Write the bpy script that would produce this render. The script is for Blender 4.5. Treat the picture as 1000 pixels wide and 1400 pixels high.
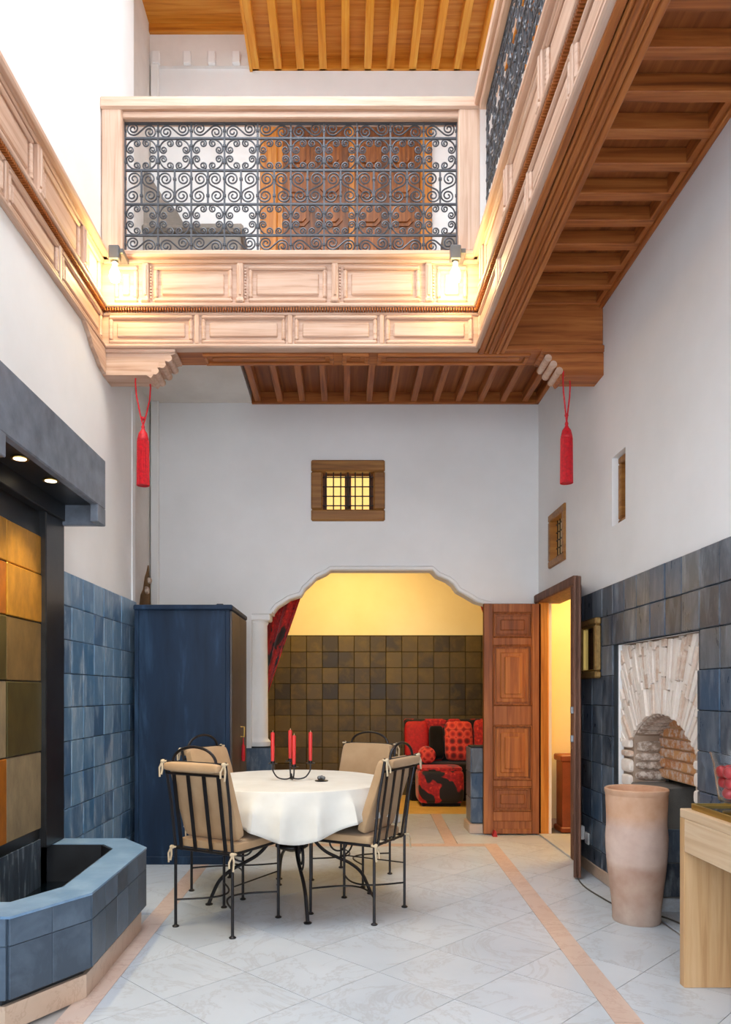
import bpy, bmesh, math, random
from mathutils import Vector, Matrix
random.seed(7)
PI = math.pi
SC = bpy.context.scene
C = SC.collection
for o in list(bpy.data.objects):
    bpy.data.objects.remove(o, do_unlink=True)

# ------------------------------------------------------------------ camera
cd = bpy.data.cameras.new('camera')
cam = bpy.data.objects.new('camera', cd); C.objects.link(cam)
cam.location = (0, 0, 1.3); cam.rotation_euler = (PI/2, 0, 0)
cd.sensor_fit = 'VERTICAL'; cd.sensor_height = 36; cd.sensor_width = 36
cd.lens = 1020/1400*36
cd.shift_x = 28/1400; cd.shift_y = 247/1400
cd.clip_start = 0.05; cd.clip_end = 100
SC.camera = cam
# ------------------------------------------------------------------ world, skylight, exposure
w = bpy.data.worlds.new('world'); SC.world = w; w.use_nodes = True
w.node_tree.nodes['Background'].inputs[0].default_value = (0.88, 0.94, 1.0, 1)
w.node_tree.nodes['Background'].inputs[1].default_value = 3.7
SC.view_settings.view_transform = 'Standard'; SC.view_settings.look = 'None'
SC.view_settings.gamma = 1; SC.view_settings.use_curve_mapping = False
SC.view_settings.exposure = 0.62
SC.cycles.use_denoising = True
SC.cycles.max_bounces = 10; SC.cycles.diffuse_bounces = 6; SC.cycles.glossy_bounces = 4
SC.cycles.sample_clamp_indirect = 6
def area(name, loc, rot, sx, sy, power, col):
    l = bpy.data.lights.new(name, 'AREA'); l.shape = 'RECTANGLE'; l.size = sx; l.size_y = sy
    l.energy = power; l.color = col
    o = bpy.data.objects.new(name, l); C.objects.link(o); o.location = loc; o.rotation_euler = rot
    return o
# glazed roof opening over the courtyard
area('skylight', (-0.375, 3.0, 8.35), (0, 0, 0), 2.4, 3.8, 115, (0.90, 0.96, 1.0))
# ceiling lamps of the room behind the arch and of the side room
area('salon_lamp', (0.1, 8.3, 3.2), (0, 0, 0), 1.2, 0.8, 38, (1.0, 0.72, 0.30))
area('side_room_lamp', (2.75, 6.7, 2.75), (0, 0, 0), 0.5, 0.5, 26, (1.0, 0.66, 0.24))

# ------------------------------------------------------------------ room measures
XL, XR, XA = -1.68, 1.79, -1.80       # left wall, right wall, alcove wall
DB = 6.90                              # back wall face
DF = 5.15                              # front of the back gallery
XG = 0.928                             # inner face of the right gallery
ZB, ZS, ZT = 3.67, 3.98, 4.33          # beam underside, joist underside, gallery parapet top
ZTILE = 2.02
YB = -1.2                              # wall behind the camera

# ------------------------------------------------------------------ material helpers
MATS = {}
def newmat(name):
    m = bpy.data.materials.new(name); m.use_nodes = True
    MATS[name] = m
    return m, m.node_tree.nodes, m.node_tree.links, m.node_tree.nodes['Principled BSDF']
def rgb(h):      # sRGB 0-255 to linear
    return tuple((c/255/12.92 if c/255 <= 0.04045 else ((c/255+0.055)/1.055)**2.4) for c in h) + (1,)
def coords(N, L, scale=(1,1,1), rnd=False, rot=(0,0,0)):
    tc = N.new('ShaderNodeTexCoord'); mp = N.new('ShaderNodeMapping')
    mp.inputs['Scale'].default_value = scale; mp.inputs['Rotation'].default_value = rot
    L.new(tc.outputs['Object'], mp.inputs['Vector'])
    if rnd:
        oi = N.new('ShaderNodeObjectInfo'); vm = N.new('ShaderNodeVectorMath'); vm.operation = 'SCALE'
        cx = N.new('ShaderNodeCombineXYZ')
        for k in range(3): L.new(oi.outputs['Random'], cx.inputs[k])
        vm.inputs['Scale'].default_value = 37.0
        L.new(cx.outputs[0], vm.inputs[0]); L.new(vm.outputs[0], mp.inputs['Location'])
    return mp.outputs['Vector']
def noise(N, L, vec, scale, detail=4, rough=0.55, dist=0.0):
    n = N.new('ShaderNodeTexNoise'); n.inputs['Scale'].default_value = scale
    n.inputs['Detail'].default_value = detail; n.inputs['Roughness'].default_value = rough
    n.inputs['Distortion'].default_value = dist
    L.new(vec, n.inputs['Vector']); return n.outputs['Fac']
def ramp(N, L, fac, stops):
    r = N.new('ShaderNodeValToRGB'); e = r.color_ramp.elements
    while len(e) < len(stops): e.new(0.5)
    for k, (p, c) in enumerate(stops): e[k].position = p; e[k].color = c
    L.new(fac, r.inputs[0]); return r.outputs[0]
def bump(N, L, fac, b, strength=0.2, dist=0.02):
    n = N.new('ShaderNodeBump'); n.inputs['Strength'].default_value = strength; n.inputs['Distance'].default_value = dist
    L.new(fac, n.inputs['Height']); L.new(n.outputs[0], b.inputs['Normal'])
def mixc(N, L, fac, a, b, mode='MIX'):
    m = N.new('ShaderNodeMix'); m.data_type = 'RGBA'; m.blend_type = mode
    if hasattr(fac, 'links'): L.new(fac, m.inputs[0])
    else: m.inputs[0].default_value = fac
    for v, s in ((a, m.inputs[6]), (b, m.inputs[7])):
        if hasattr(v, 'links'): L.new(v, s)
        else: s.default_value = v
    return m.outputs[2]
def simple(name, col, rough=0.5, metal=0.0, nscale=0, var=0.15, bmp=0.0, spec=None):
    m, N, L, b = newmat(name)
    b.inputs['Roughness'].default_value = rough; b.inputs['Metallic'].default_value = metal
    if spec is not None: b.inputs['Specular IOR Level'].default_value = spec
    if nscale:
        v = coords(N, L); f = noise(N, L, v, nscale)
        c0 = tuple(x*(1-var) for x in col[:3])+(1,); c1 = tuple(min(1, x*(1+var)) for x in col[:3])+(1,)
        L.new(ramp(N, L, f, [(0.3, c0), (0.7, c1)]), b.inputs['Base Color'])
        if bmp: bump(N, L, f, b, bmp, 0.01)
    else: b.inputs['Base Color'].default_value = col
    return m
def wood(name, dark, mid, light, axis='X', rough=0.5, gscale=1.0):
    m, N, L, b = newmat(name)
    s = {'X': (0.6, 14, 14), 'Y': (14, 0.6, 14), 'Z': (14, 14, 0.6)}[axis]
    v = coords(N, L, tuple(q*gscale for q in s), rnd=True)
    f = noise(N, L, v, 2.2, 6, 0.6, 0.6)
    c = ramp(N, L, f, [(0.22, dark), (0.48, mid), (0.72, light)])
    v2 = coords(N, L, (1.2, 1.2, 1.2), rnd=True)
    f2 = noise(N, L, v2, 1.7, 3)
    c2 = mixc(N, L, f2, rgb((190, 170, 155)), (1, 1, 1, 1))
    out = mixc(N, L, 0.55, c, c2, 'MULTIPLY')
    L.new(out, b.inputs['Base Color'])
    b.inputs['Roughness'].default_value = rough
    bump(N, L, f, b, 0.12, 0.004)
    return m
def glazed(name, stops, rough=(0.22, 0.5), mottle=0.35, light=rgb((150, 170, 190)), nscale=7, streak=(1, 1, 1), stain=0.0):
    """hand-glazed square tile; shade differs from tile to tile"""
    m, N, L, b = newmat(name)
    oi = N.new('ShaderNodeObjectInfo')
    base = ramp(N, L, oi.outputs['Random'], stops)
    v = coords(N, L, streak, rnd=True)
    f = noise(N, L, v, nscale, 5, 0.62, 0.4)
    fr = ramp(N, L, f, [(0.46, (0, 0, 0, 1)), (0.78, (mottle,)*3+(1,))])
    c = mixc(N, L, fr, base, light)
    if stain:
        ge = N.new('ShaderNodeNewGeometry'); mq = N.new('ShaderNodeMapping'); mq.inputs['Scale'].default_value = (5, 5, 1.3)
        L.new(ge.outputs['Position'], mq.inputs['Vector'])
        fs_ = noise(N, L, mq.outputs['Vector'], 1.5, 6, 0.7, 0.3)
        c = mixc(N, L, ramp(N, L, fs_, [(0.56, (0, 0, 0, 1)), (0.74, (stain,)*3+(1,))]), c, rgb((214, 224, 232)))
    L.new(c, b.inputs['Base Color'])
    r = N.new('ShaderNodeMapRange'); r.inputs['To Min'].default_value = rough[0]; r.inputs['To Max'].default_value = rough[1]
    L.new(f, r.inputs['Value']); L.new(r.outputs[0], b.inputs['Roughness'])
    v2 = coords(N, L, (1, 1, 1), rnd=True)
    bump(N, L, noise(N, L, v2, 5, 3), b, 0.25, 0.02)
    return m

plaster_m = None
def plaster(name, c0, c1, bs=0.10):
    m, N, L, b = newmat(name)
    v = coords(N, L); f = noise(N, L, v, 0.9, 5, 0.6); f2 = noise(N, L, v, 14, 4, 0.6)
    L.new(ramp(N, L, f, [(0.3, c0), (0.65, c1)]), b.inputs['Base Color'])
    b.inputs['Roughness'].default_value = 0.85; b.inputs['Specular IOR Level'].default_value = 0.2
    bump(N, L, f2, b, bs, 0.01)
    return m
plaster('white_plaster', rgb((234, 234, 233)), rgb((244, 244, 244)))
plaster('rough_plaster', rgb((214, 208, 202)), rgb((240, 237, 233)), 0.6)
plaster('yellow_plaster', rgb((233, 214, 160)), rgb((243, 228, 184)))
plaster('grey_stone', rgb((120, 112, 104)), rgb((170, 160, 150)), 0.9)
plaster('dark_stone', rgb((70, 68, 66)), rgb((120, 116, 110)), 0.9)  # darker grey stone for the firebox
plaster('brown_rubble', rgb((96, 70, 44)), rgb((150, 120, 84)), 1.0)
plaster('mortar_brown', rgb((122, 96, 74)), rgb((196, 176, 158)), 0.9)
plaster('mortar_tan', rgb((214, 168, 118)), rgb((232, 196, 150)), 0.9)
plaster('mortar_white', rgb((205, 190, 175)), rgb((238, 230, 222)), 0.9)
plaster('grout', rgb((40, 44, 48)), rgb((66, 72, 78)), 0.3)
plaster('basin_grout', rgb((46, 58, 72)), rgb((62, 76, 92)), 0.3)
plaster('grout_brown', rgb((36, 30, 18)), rgb((58, 50, 32)), 0.3)
def marble(name, c0, c1, vein, rough=0.22, vs=1.6):
    m, N, L, b = newmat(name)
    v = coords(N, L, (1, 1, 1), rnd=True)
    f = noise(N, L, v, 1.5, 5, 0.6)
    base = ramp(N, L, f, [(0.3, c0), (0.7, c1)])
    n2 = noise(N, L, v, vs, 6, 0.7, 1.6)
    vm = ramp(N, L, n2, [(0.47, (0, 0, 0, 1)), (0.50, (1, 1, 1, 1)), (0.53, (0, 0, 0, 1))])
    mth = N.new('ShaderNodeMath'); mth.operation = 'MULTIPLY'; mth.inputs[1].default_value = 0.4
    L.new(vm, mth.inputs[0])
    L.new(mixc(N, L, mth.outputs[0], base, vein), b.inputs['Base Color'])
    b.inputs['Roughness'].default_value = rough
    return m
marble('white_marble', rgb((184, 191, 200)), rgb((200, 206, 214)), rgb((160, 158, 160)), 0.30)
marble('pink_marble', rgb((196, 170, 156)), rgb((212, 190, 178)), rgb((176, 136, 120)), 0.32, 3.0)
marble('beige_marble', rgb((190, 160, 136)), rgb((212, 186, 164)), rgb((170, 136, 112)), 0.3, 3.0)
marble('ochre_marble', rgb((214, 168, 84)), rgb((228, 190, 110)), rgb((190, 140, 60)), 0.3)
simple('floor_joint', rgb((172, 168, 166)), 0.7)
wood('wood_x', rgb((184, 142, 114)), rgb((218, 184, 161)), rgb((232, 206, 187)), 'X')
wood('wood_y', rgb((184, 142, 114)), rgb((218, 184, 161)), rgb((232, 206, 187)), 'Y')
wood('wood_z', rgb((184, 142, 114)), rgb((218, 184, 161)), rgb((232, 206, 187)), 'Z')
wood('shaded_wood_x', rgb((110, 52, 14)), rgb((178, 102, 44)), rgb((208, 134, 68)), 'X')  # parapet wood again, shade under the galleries put into the colour
wood('shaded_wood_y', rgb((110, 52, 14)), rgb((178, 102, 44)), rgb((208, 134, 68)), 'Y')
wood('shaded_wood_board', rgb((96, 46, 14)), rgb((152, 84, 36)), rgb((184, 112, 54)), 'Y', 0.55, 0.6)
wood('lamplit_wood_y', rgb((200, 110, 14)), rgb((240, 158, 38)), rgb((252, 194, 84)), 'Y')  # warm lamp light put into the upper ceiling wood's colour
wood('lamplit_wood_x', rgb((176, 96, 18)), rgb((222, 144, 40)), rgb((240, 178, 78)), 'X')
wood('gold_wood_z', rgb((150, 82, 18)), rgb((204, 126, 36)), rgb((228, 160, 70)), 'Z')
wood('door_wood', rgb((104, 54, 24)), rgb((158, 92, 46)), rgb((190, 122, 68)), 'Z')
wood('door_panel_wood', rgb((92, 48, 20)), rgb((142, 80, 40)), rgb((176, 108, 58)), 'Z')
wood('door_core_wood', rgb((120, 62, 22)), rgb((178, 104, 44)), rgb((206, 136, 66)), 'Z')
wood('old_wood', rgb((70, 44, 32)), rgb((116, 78, 60)), rgb((150, 108, 86)), 'Z', 0.7)
wood('dark_door_wood', rgb((58, 30, 10)), rgb((112, 62, 20)), rgb((160, 96, 34)), 'Z')
wood('dark_panel_wood', rgb((80, 42, 10)), rgb((140, 78, 22)), rgb((186, 112, 40)), 'Z')
wood('pale_beech_y', rgb((206, 168, 126)), rgb((232, 202, 164)), rgb((242, 220, 188)), 'Y', 0.4)
wood('pale_beech_z', rgb((184, 138, 90)), rgb((214, 172, 122)), rgb((230, 194, 148)), 'Z', 0.4)
wood('window_wood', rgb((112, 70, 26)), rgb((160, 108, 48)), rgb((186, 134, 68)), 'X')
simple('iron', rgb((52, 50, 52)), 0.42, 0.75)
simple('wrought_grey', rgb((78, 80, 86)), 0.5, 0.5)
simple('brass', rgb((196, 164, 92)), 0.3, 0.9)
simple('gilt', rgb((150, 118, 70)), 0.45, 0.6, 40, 0.3)
simple('old_glass', rgb((60, 38, 18)), 0.08)
simple('black_tile', rgb((26, 26, 28)), 0.28, 0, 12, 0.5)
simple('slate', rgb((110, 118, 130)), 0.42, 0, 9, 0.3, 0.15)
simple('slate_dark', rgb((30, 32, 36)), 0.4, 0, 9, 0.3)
glazed('wet_slate', [(0.0, rgb((58, 68, 80))), (1.0, rgb((58, 68, 80)))], (0.1, 0.4), 0.7, rgb((130, 146, 160)), 4, (6, 6, 0.8), 0.5)
simple('white_plastic', rgb((235, 235, 235)), 0.35)
simple('cord_grey', rgb((70, 68, 66)), 0.6)
simple('red_silk', rgb((198, 16, 34)), 0.55, 0, 60, 0.25)
simple('red_wax', rgb((214, 52, 50)), 0.4)
simple('wick', rgb((230, 200, 160)), 0.6)
simple('rope', rgb((200, 180, 150)), 0.8)
simple('metal_grey', rgb((110, 112, 116)), 0.4, 0.6)
simple('red_metal', rgb((176, 30, 30)), 0.5)
simple('tray_dark', rgb((30, 28, 26)), 0.12, 0.2)
simple('water', rgb((8, 16, 24)), 0.05)
simple('leaf_dark', rgb((40, 30, 40)), 0.6)
glazed('blue_tile_left', [(0.0, rgb((66, 98, 132))), (0.35, rgb((88, 122, 154))), (0.7, rgb((110, 144, 174))), (1.0, rgb((66, 110, 148)))], (0.2, 0.5), 0.6, rgb((186, 206, 222)), 6, (2.2, 2.2, 0.7), 0.75)  # paler tones and streaks put glaze sheen into the colour; stain is real
glazed('blue_tile_right', [(0.0, rgb((52, 60, 72))), (0.35, rgb((80, 90, 102))), (0.7, rgb((62, 84, 108))), (1.0, rgb((102, 102, 102)))], (0.18, 0.45), 0.55, rgb((160, 166, 174)), 6, (2.2, 2.2, 0.7), 0.3)  # grey glare on the glaze is put into these tones
glazed('basin_tile', [(0.0, rgb((58, 70, 84))), (0.5, rgb((68, 83, 99))), (1.0, rgb((80, 95, 112)))], (0.25, 0.55), 0.35, rgb((130, 150, 170)), 5)
glazed('basin_rim_sheen', [(0.0, rgb((112, 142, 172))), (1.0, rgb((112, 142, 172)))], (0.2, 0.5), 0.5, rgb((164, 190, 212)), 9)  # basin tile made paler: sheen on the flat top painted in
glazed('olive_tile', [(0.0, rgb((42, 32, 6))), (0.35, rgb((70, 55, 16))), (0.7, rgb((90, 73, 25))), (1.0, rgb((54, 42, 8)))], (0.38, 0.65), 0.5, rgb((128, 106, 50)), 6)
def gold_leaf(name, c, rough, metal):
    m, N, L, b = newmat(name)
    v = coords(N, L, (2, 2, 1)); f = noise(N, L, v, 6, 6, 0.65)
    L.new(ramp(N, L, f, [(0.3, tuple(x*0.6 for x in c[:3])+(1,)), (0.7, c)]), b.inputs['Base Color'])
    b.inputs['Roughness'].default_value = rough; b.inputs['Metallic'].default_value = metal
gold_leaf('gold_bright', rgb((222, 160, 54)), 0.42, 0.55)
gold_leaf('gold_olive', rgb((92, 82, 46)), 0.35, 0.3)
gold_leaf('gold_brown', rgb((130, 104, 62)), 0.5, 0.25)
gold_leaf('gold_stone', rgb((150, 132, 102)), 0.55, 0.1)
gold_leaf('gold_amber', rgb((196, 116, 24)), 0.4, 0.5)
def painted_blue():
    m, N, L, b = newmat('painted_blue')
    v = coords(N, L, (5, 5, 0.8)); f = noise(N, L, v, 1.6, 5, 0.6, 0.4)
    L.new(ramp(N, L, f, [(0.3, rgb((18, 34, 54))), (0.55, rgb((26, 46, 70))), (0.78, rgb((54, 82, 110)))]), b.inputs['Base Color'])
    b.inputs['Roughness'].default_value = 0.5; b.inputs['Specular IOR Level'].default_value = 0.25
painted_blue()
def fabric(name, c0, c1, wscale=300, b_s=0.1):
    m, N, L, b = newmat(name)
    v = coords(N, L); f = noise(N, L, v, 4, 4); f2 = noise(N, L, v, wscale, 2)
    L.new(ramp(N, L, f, [(0.3, c0), (0.7, c1)]), b.inputs['Base Color'])
    b.inputs['Roughness'].default_value = 0.9; b.inputs['Specular IOR Level'].default_value = 0.15
    b.inputs['Sheen Weight'].default_value = 0.15
    bump(N, L, f2, b, b_s, 0.003)
fabric('tan_fabric', rgb((166, 132, 96)), rgb((190, 158, 122)))
fabric('table_linen', rgb((208, 203, 194)), rgb((222, 218, 210)))
fabric('black_fabric', rgb((16, 13, 14)), rgb((30, 24, 24)))
def brocade(name, scale, thr, honey=False):
    m, N, L, b = newmat(name)
    v = coords(N, L)
    if honey:
        vo = N.new('ShaderNodeTexVoronoi'); vo.feature = 'F1'; vo.inputs['Scale'].default_value = scale
        vo.inputs['Randomness'].default_value = 0.15
        L.new(v, vo.inputs['Vector'])
        c = ramp(N, L, vo.outputs['Distance'], [(0.0, rgb((60, 8, 10))), (0.30, rgb((120, 10, 16))), (0.42, rgb((205, 40, 34))), (0.6, rgb((235, 84, 60))), (0.75, rgb((150, 14, 20)))])
    else:
        f = noise(N, L, v, scale, 2, 0.4, 0.5); f2 = noise(N, L, v, scale*6, 3)
        red = ramp(N, L, f2, [(0.35, rgb((150, 8, 16))), (0.6, rgb((200, 24, 26))), (0.75, rgb((236, 92, 56)))])
        k = ramp(N, L, f, [(thr, (0, 0, 0, 1)), (thr+0.03, (1, 1, 1, 1))])
        c = mixc(N, L, k, red, rgb((20, 10, 10)))
    L.new(c, b.inputs['Base Color']); b.inputs['Roughness'].default_value = 0.7
    b.inputs['Sheen Weight'].default_value = 0.2
brocade('brocade', 5.5, 0.58)
brocade('brocade_big', 5.0, 0.48)
brocade('brocade_honey', 11, 0, True)
def clay():
    m, N, L, b = newmat('clay')
    v = coords(N, L, (1, 1, 3.2)); f = noise(N, L, v, 3.0, 5, 0.6)
    tc = N.new('ShaderNodeTexCoord'); sp = N.new('ShaderNodeSeparateXYZ'); L.new(tc.outputs['Object'], sp.inputs[0])
    mr = N.new('ShaderNodeMapRange'); mr.inputs['From Max'].default_value = 0.78; L.new(sp.outputs['Z'], mr.inputs['Value'])
    ad = N.new('ShaderNodeMath'); ad.operation = 'MULTIPLY_ADD'; ad.inputs[1].default_value = 0.10; L.new(f, ad.inputs[0]); L.new(mr.outputs[0], ad.inputs[2])
    c = ramp(N, L, ad.outputs[0], [(0.05, rgb((176, 158, 146))), (0.25, rgb((182, 148, 128))), (0.44, rgb((184, 148, 128))), (0.5, rgb((212, 186, 172))), (0.74, rgb((214, 186, 172))), (0.84, rgb((214, 164, 126))), (1.0, rgb((210, 160, 122)))])
    v2 = coords(N, L); f2 = noise(N, L, v2, 9, 5)
    L.new(mixc(N, L, 0.25, c, ramp(N, L, f2, [(0.3, rgb((150, 110, 90))), (0.7, rgb((235, 215, 200)))])), b.inputs['Base Color'])
    b.inputs['Roughness'].default_value = 0.8; bump(N, L, f, b, 0.2, 0.01)
clay()
def brick_mat(name, stops):
    m, N, L, b = newmat(name)
    oi = N.new('ShaderNodeObjectInfo'); base = ramp(N, L, oi.outputs['Random'], stops)
    v = coords(N, L, (1, 1, 1)); f = noise(N, L, v, 22, 5, 0.7)
    L.new(mixc(N, L, ramp(N, L, f, [(0.45, (0, 0, 0, 1)), (0.62, (0.8, 0.8, 0.8, 1))]), base, rgb((236, 224, 212))), b.inputs['Base Color'])
    b.inputs['Roughness'].default_value = 0.9; bump(N, L, f, b, 0.7, 0.01)
brick_mat('lime_brick', [(0.0, rgb((214, 184, 160))), (0.3, rgb((238, 226, 214))), (0.8, rgb((246, 237, 228))), (1.0, rgb((206, 172, 146)))])
brick_mat('warm_lit_brick', [(0.0, rgb((214, 148, 92))), (0.5, rgb((228, 174, 118))), (1.0, rgb((200, 128, 78)))])  # warm light on the niche back painted into the brick colour
brick_mat('rubble_stone', [(0.0, rgb((150, 128, 110))), (0.5, rgb((190, 170, 152))), (1.0, rgb((128, 100, 84)))])
def emit(name, col, s):
    m, N, L, b = newmat(name)
    b.inputs['Base Color'].default_value = col; b.inputs['Emission Color'].default_value = col; b.inputs['Emission Strength'].default_value = s
emit('bulb_glow', (1.0, 0.80, 0.42, 1), 60)
emit('spot_glow', (1.0, 0.88, 0.62, 1), 3)
def glass(name, col=(1, 1, 1, 1), rough=0.02):
    m, N, L, b = newmat(name)
    b.inputs['Base Color'].default_value = col; b.inputs['Roughness'].default_value = rough
    b.inputs['Transmission Weight'].default_value = 1.0; b.inputs['IOR'].default_value = 1.4
glass('clear_glass')
emit('window_pane', rgb((246, 206, 120)), 0.7)
simple('red_apple', rgb((196, 24, 34)), 0.3, 0, 8, 0.3)

# ------------------------------------------------------------------ mesh helpers
class MB:
    def __init__(s): s.v = []; s.f = []
    def add(s, vs, fs):
        n = len(s.v); s.v += [tuple(p) for p in vs]; s.f += [tuple(i+n for i in f) for f in fs]; return s
    def box(s, x0, x1, y0, y1, z0, z1, c=0.0):
        if c <= 0:
            vs = [(x, y, z) for x in (x0, x1) for y in (y0, y1) for z in (z0, z1)]
            return s.add(vs, [(0,1,3,2), (4,6,7,5), (0,4,5,1), (2,3,7,6), (0,2,6,4), (1,5,7,3)])
        cx, cy, cz = (x0+x1)/2, (y0+y1)/2, (z0+z1)/2
        h = [(x1-x0)/2, (y1-y0)/2, (z1-z0)/2]; c = min(c, min(h)*0.9)
        vs = []; idx = {}
        for sx in (-1, 1):
            for sy in (-1, 1):
                for sz in (-1, 1):
                    for a in range(3):
                        sg = (sx, sy, sz)
                        p = [sg[k]*(h[k]-(0 if k == a else c)) for k in range(3)]
                        idx[(sx, sy, sz, a)] = len(vs); vs.append((cx+p[0], cy+p[1], cz+p[2]))
        fs = []
        for a in range(3):
            b, d = [k for k in range(3) if k != a]
            for sg in (-1, 1):
                q = []
                for (u, v) in ((-1,-1), (1,-1), (1,1), (-1,1)):
                    t = [0, 0, 0]; t[a] = sg; t[b] = u; t[d] = v
                    q.append(idx[(*t, a)])
                fs.append(tuple(q))
        for a in range(3):
            b, d = [k for k in range(3) if k != a]
            for u in (-1, 1):
                for v in (-1, 1):
                    t0 = [0,0,0]; t1 = [0,0,0]; t0[a] = -1; t1[a] = 1
                    for t in (t0, t1): t[b] = u; t[d] = v
                    fs.append((idx[(*t0, b)], idx[(*t1, b)], idx[(*t1, d)], idx[(*t0, d)]))
        for sx in (-1, 1):
            for sy in (-1, 1):
                for sz in (-1, 1):
                    fs.append(tuple(idx[(sx, sy, sz, a)] for a in range(3)))
        return s.add(vs, fs)
    def tube(s, pts, r, n=6, closed=False, cap=True):
        pts = [Vector(p) for p in pts]; m = len(pts)
        rr = r if isinstance(r, (list, tuple)) else [r]*m
        vs = []; fs = []; up = None
        for i in range(m):
            if closed: t = pts[(i+1) % m]-pts[i-1]
            else: t = pts[min(i+1, m-1)]-pts[max(i-1, 0)]
            if t.length < 1e-9: t = Vector((0, 0, 1))
            t.normalize()
            if up is None:
                up = Vector((0, 0, 1)) if abs(t.z) < 0.9 else Vector((1, 0, 0))
            up = (up-t*up.dot(t))
            if up.length < 1e-6: up = t.orthogonal()
            up.normalize(); sd = t.cross(up)
            for k in range(n):
                a = 2*PI*k/n
                vs.append(pts[i]+(up*math.cos(a)+sd*math.sin(a))*rr[i])
        for i in range(m if closed else m-1):
            j = (i+1) % m
            for k in range(n):
                l = (k+1) % n
                fs.append((i*n+k, j*n+k, j*n+l, i*n+l))
        if cap and not closed:
            fs.append(tuple(range(n))[::-1]); fs.append(tuple((m-1)*n+k for k in range(n)))
        return s.add(vs, fs)
    def lathe(s, prof, n=24, cx=0, cy=0):
        vs = []; fs = []; m = len(prof)
        for r, z in prof:
            for k in range(n):
                a = 2*PI*k/n; vs.append((cx+r*math.cos(a), cy+r*math.sin(a), z))
        for i in range(m-1):
            for k in range(n):
                l = (k+1) % n; fs.append((i*n+k, i*n+l, (i+1)*n+l, (i+1)*n+k))
        if prof[0][0] > 1e-6: fs.append(tuple(range(n))[::-1])
        if prof[-1][0] > 1e-6: fs.append(tuple((m-1)*n+k for k in range(n)))
        return s.add(vs, fs)
    def prism(s, poly, a0, a1, axis='Y'):
        """extrude a 2-D polygon: axis Y -> (x,z), axis X -> (y,z), axis Z -> (x,y)"""
        n = len(poly)
        def P(u, v, t): return {'Y': (u, t, v), 'X': (t, u, v), 'Z': (u, v, t)}[axis]
        vs = [P(u, v, a0) for u, v in poly]+[P(u, v, a1) for u, v in poly]
        fs = [tuple(range(n))[::-1], tuple(range(n, 2*n))]
        for i in range(n):
            j = (i+1) % n; fs.append((i, j, n+j, n+i))
        return s.add(vs, fs)
    def superbox(s, rx, ry, rz, e1=0.35, e2=0.35, nu=28, nv=12, loc=(0,0,0), M=None):
        def sp(x, e): return math.copysign(abs(x)**e, x)
        vs = []; fs = []
        for j in range(nv+1):
            ph = -PI/2+PI*j/nv
            for i in range(nu):
                th = 2*PI*i/nu
                p = Vector((rx*sp(math.cos(ph), e1)*sp(math.cos(th), e2), ry*sp(math.cos(ph), e1)*sp(math.sin(th), e2), rz*sp(math.sin(ph), e1)))
                if M: p = M @ p
                vs.append(p+Vector(loc))
        for j in range(nv):
            for i in range(nu):
                k = (i+1) % nu
                fs.append((j*nu+i, j*nu+k, (j+1)*nu+k, (j+1)*nu+i))
        return s.add(vs, fs)
    def mesh(s, name, mat, smooth=False):
        me = bpy.data.meshes.new(name); me.from_pydata(s.v, [], s.f)
        bm = bmesh.new(); bm.from_mesh(me)
        bmesh.ops.remove_doubles(bm, verts=bm.verts, dist=1e-6)
        bmesh.ops.recalc_face_normals(bm, faces=bm.faces)
        ng = [f for f in bm.faces if len(f.verts) > 4]
        if ng: bmesh.ops.triangulate(bm, faces=ng)
        bm.to_mesh(me); bm.free()
        me.materials.append(MATS[mat])
        if smooth:
            for p in me.polygons: p.use_smooth = True
            try: me.set_sharp_from_angle(angle=math.radians(40))
            except Exception: pass
        return me
    def build(s, name, mat, parent=None, smooth=False):
        return put(name, s.mesh(name, mat, smooth), parent)
def put(name, me, parent=None, loc=(0,0,0), rot=(0,0,0), scale=(1,1,1)):
    o = bpy.data.objects.new(name, me); C.objects.link(o)
    o.location = loc; o.rotation_euler = rot; o.scale = scale
    if parent: o.parent = parent
    return o
def empty(name, loc=(0,0,0), rz=0):
    o = bpy.data.objects.new(name, None); C.objects.link(o)
    o.location = loc; o.rotation_euler = (0, 0, rz); o.empty_display_size = 0.05
    return o
def tag(o, label, cat, group=None):
    o['label'] = label; o['category'] = cat; o['kind'] = 'thing'
    if group: o['group'] = group
    return o
def struct(o, label=None, cat=None):
    o['kind'] = 'structure'
    if label: o['label'] = label
    o['category'] = cat or o.name.split('.')[0].split('_')[0]
    return o
def copy_tree(o, parent=None):
    c = o.copy(); C.objects.link(c); c.parent = parent
    for ch in list(o.children): copy_tree(ch, c)
    return c
def clip(poly, a, b, c):
    """keep a*x+b*y<=c"""
    out = []
    for i in range(len(poly)):
        p, q = poly[i], poly[(i+1) % len(poly)]
        dp, dq = a*p[0]+b*p[1]-c, a*q[0]+b*q[1]-c
        if dp <= 0: out.append(p)
        if dp*dq < 0:
            t = dp/(dp-dq); out.append((p[0]+t*(q[0]-p[0]), p[1]+t*(q[1]-p[1])))
    return out
def clip_rect(poly, u0, u1, v0, v1):
    for abc in ((-1, 0, -u0), (1, 0, u1), (0, -1, -v0), (0, 1, v1)):
        if len(poly) < 3: return []
        poly = clip(poly, *abc)
    return poly
def parea(p):
    return abs(sum(p[i][0]*p[(i+1) % len(p)][1]-p[(i+1) % len(p)][0]*p[i][1] for i in range(len(p))))/2
def inset(poly, g):
    cx = sum(p[0] for p in poly)/len(poly); cy = sum(p[1] for p in poly)/len(poly)
    out = []
    for x, y in poly:
        d = math.hypot(x-cx, y-cy) or 1
        k = max(0, 1-g*1.3/d); out.append((cx+(x-cx)*k, cy+(y-cy)*k))
    return out
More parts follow.
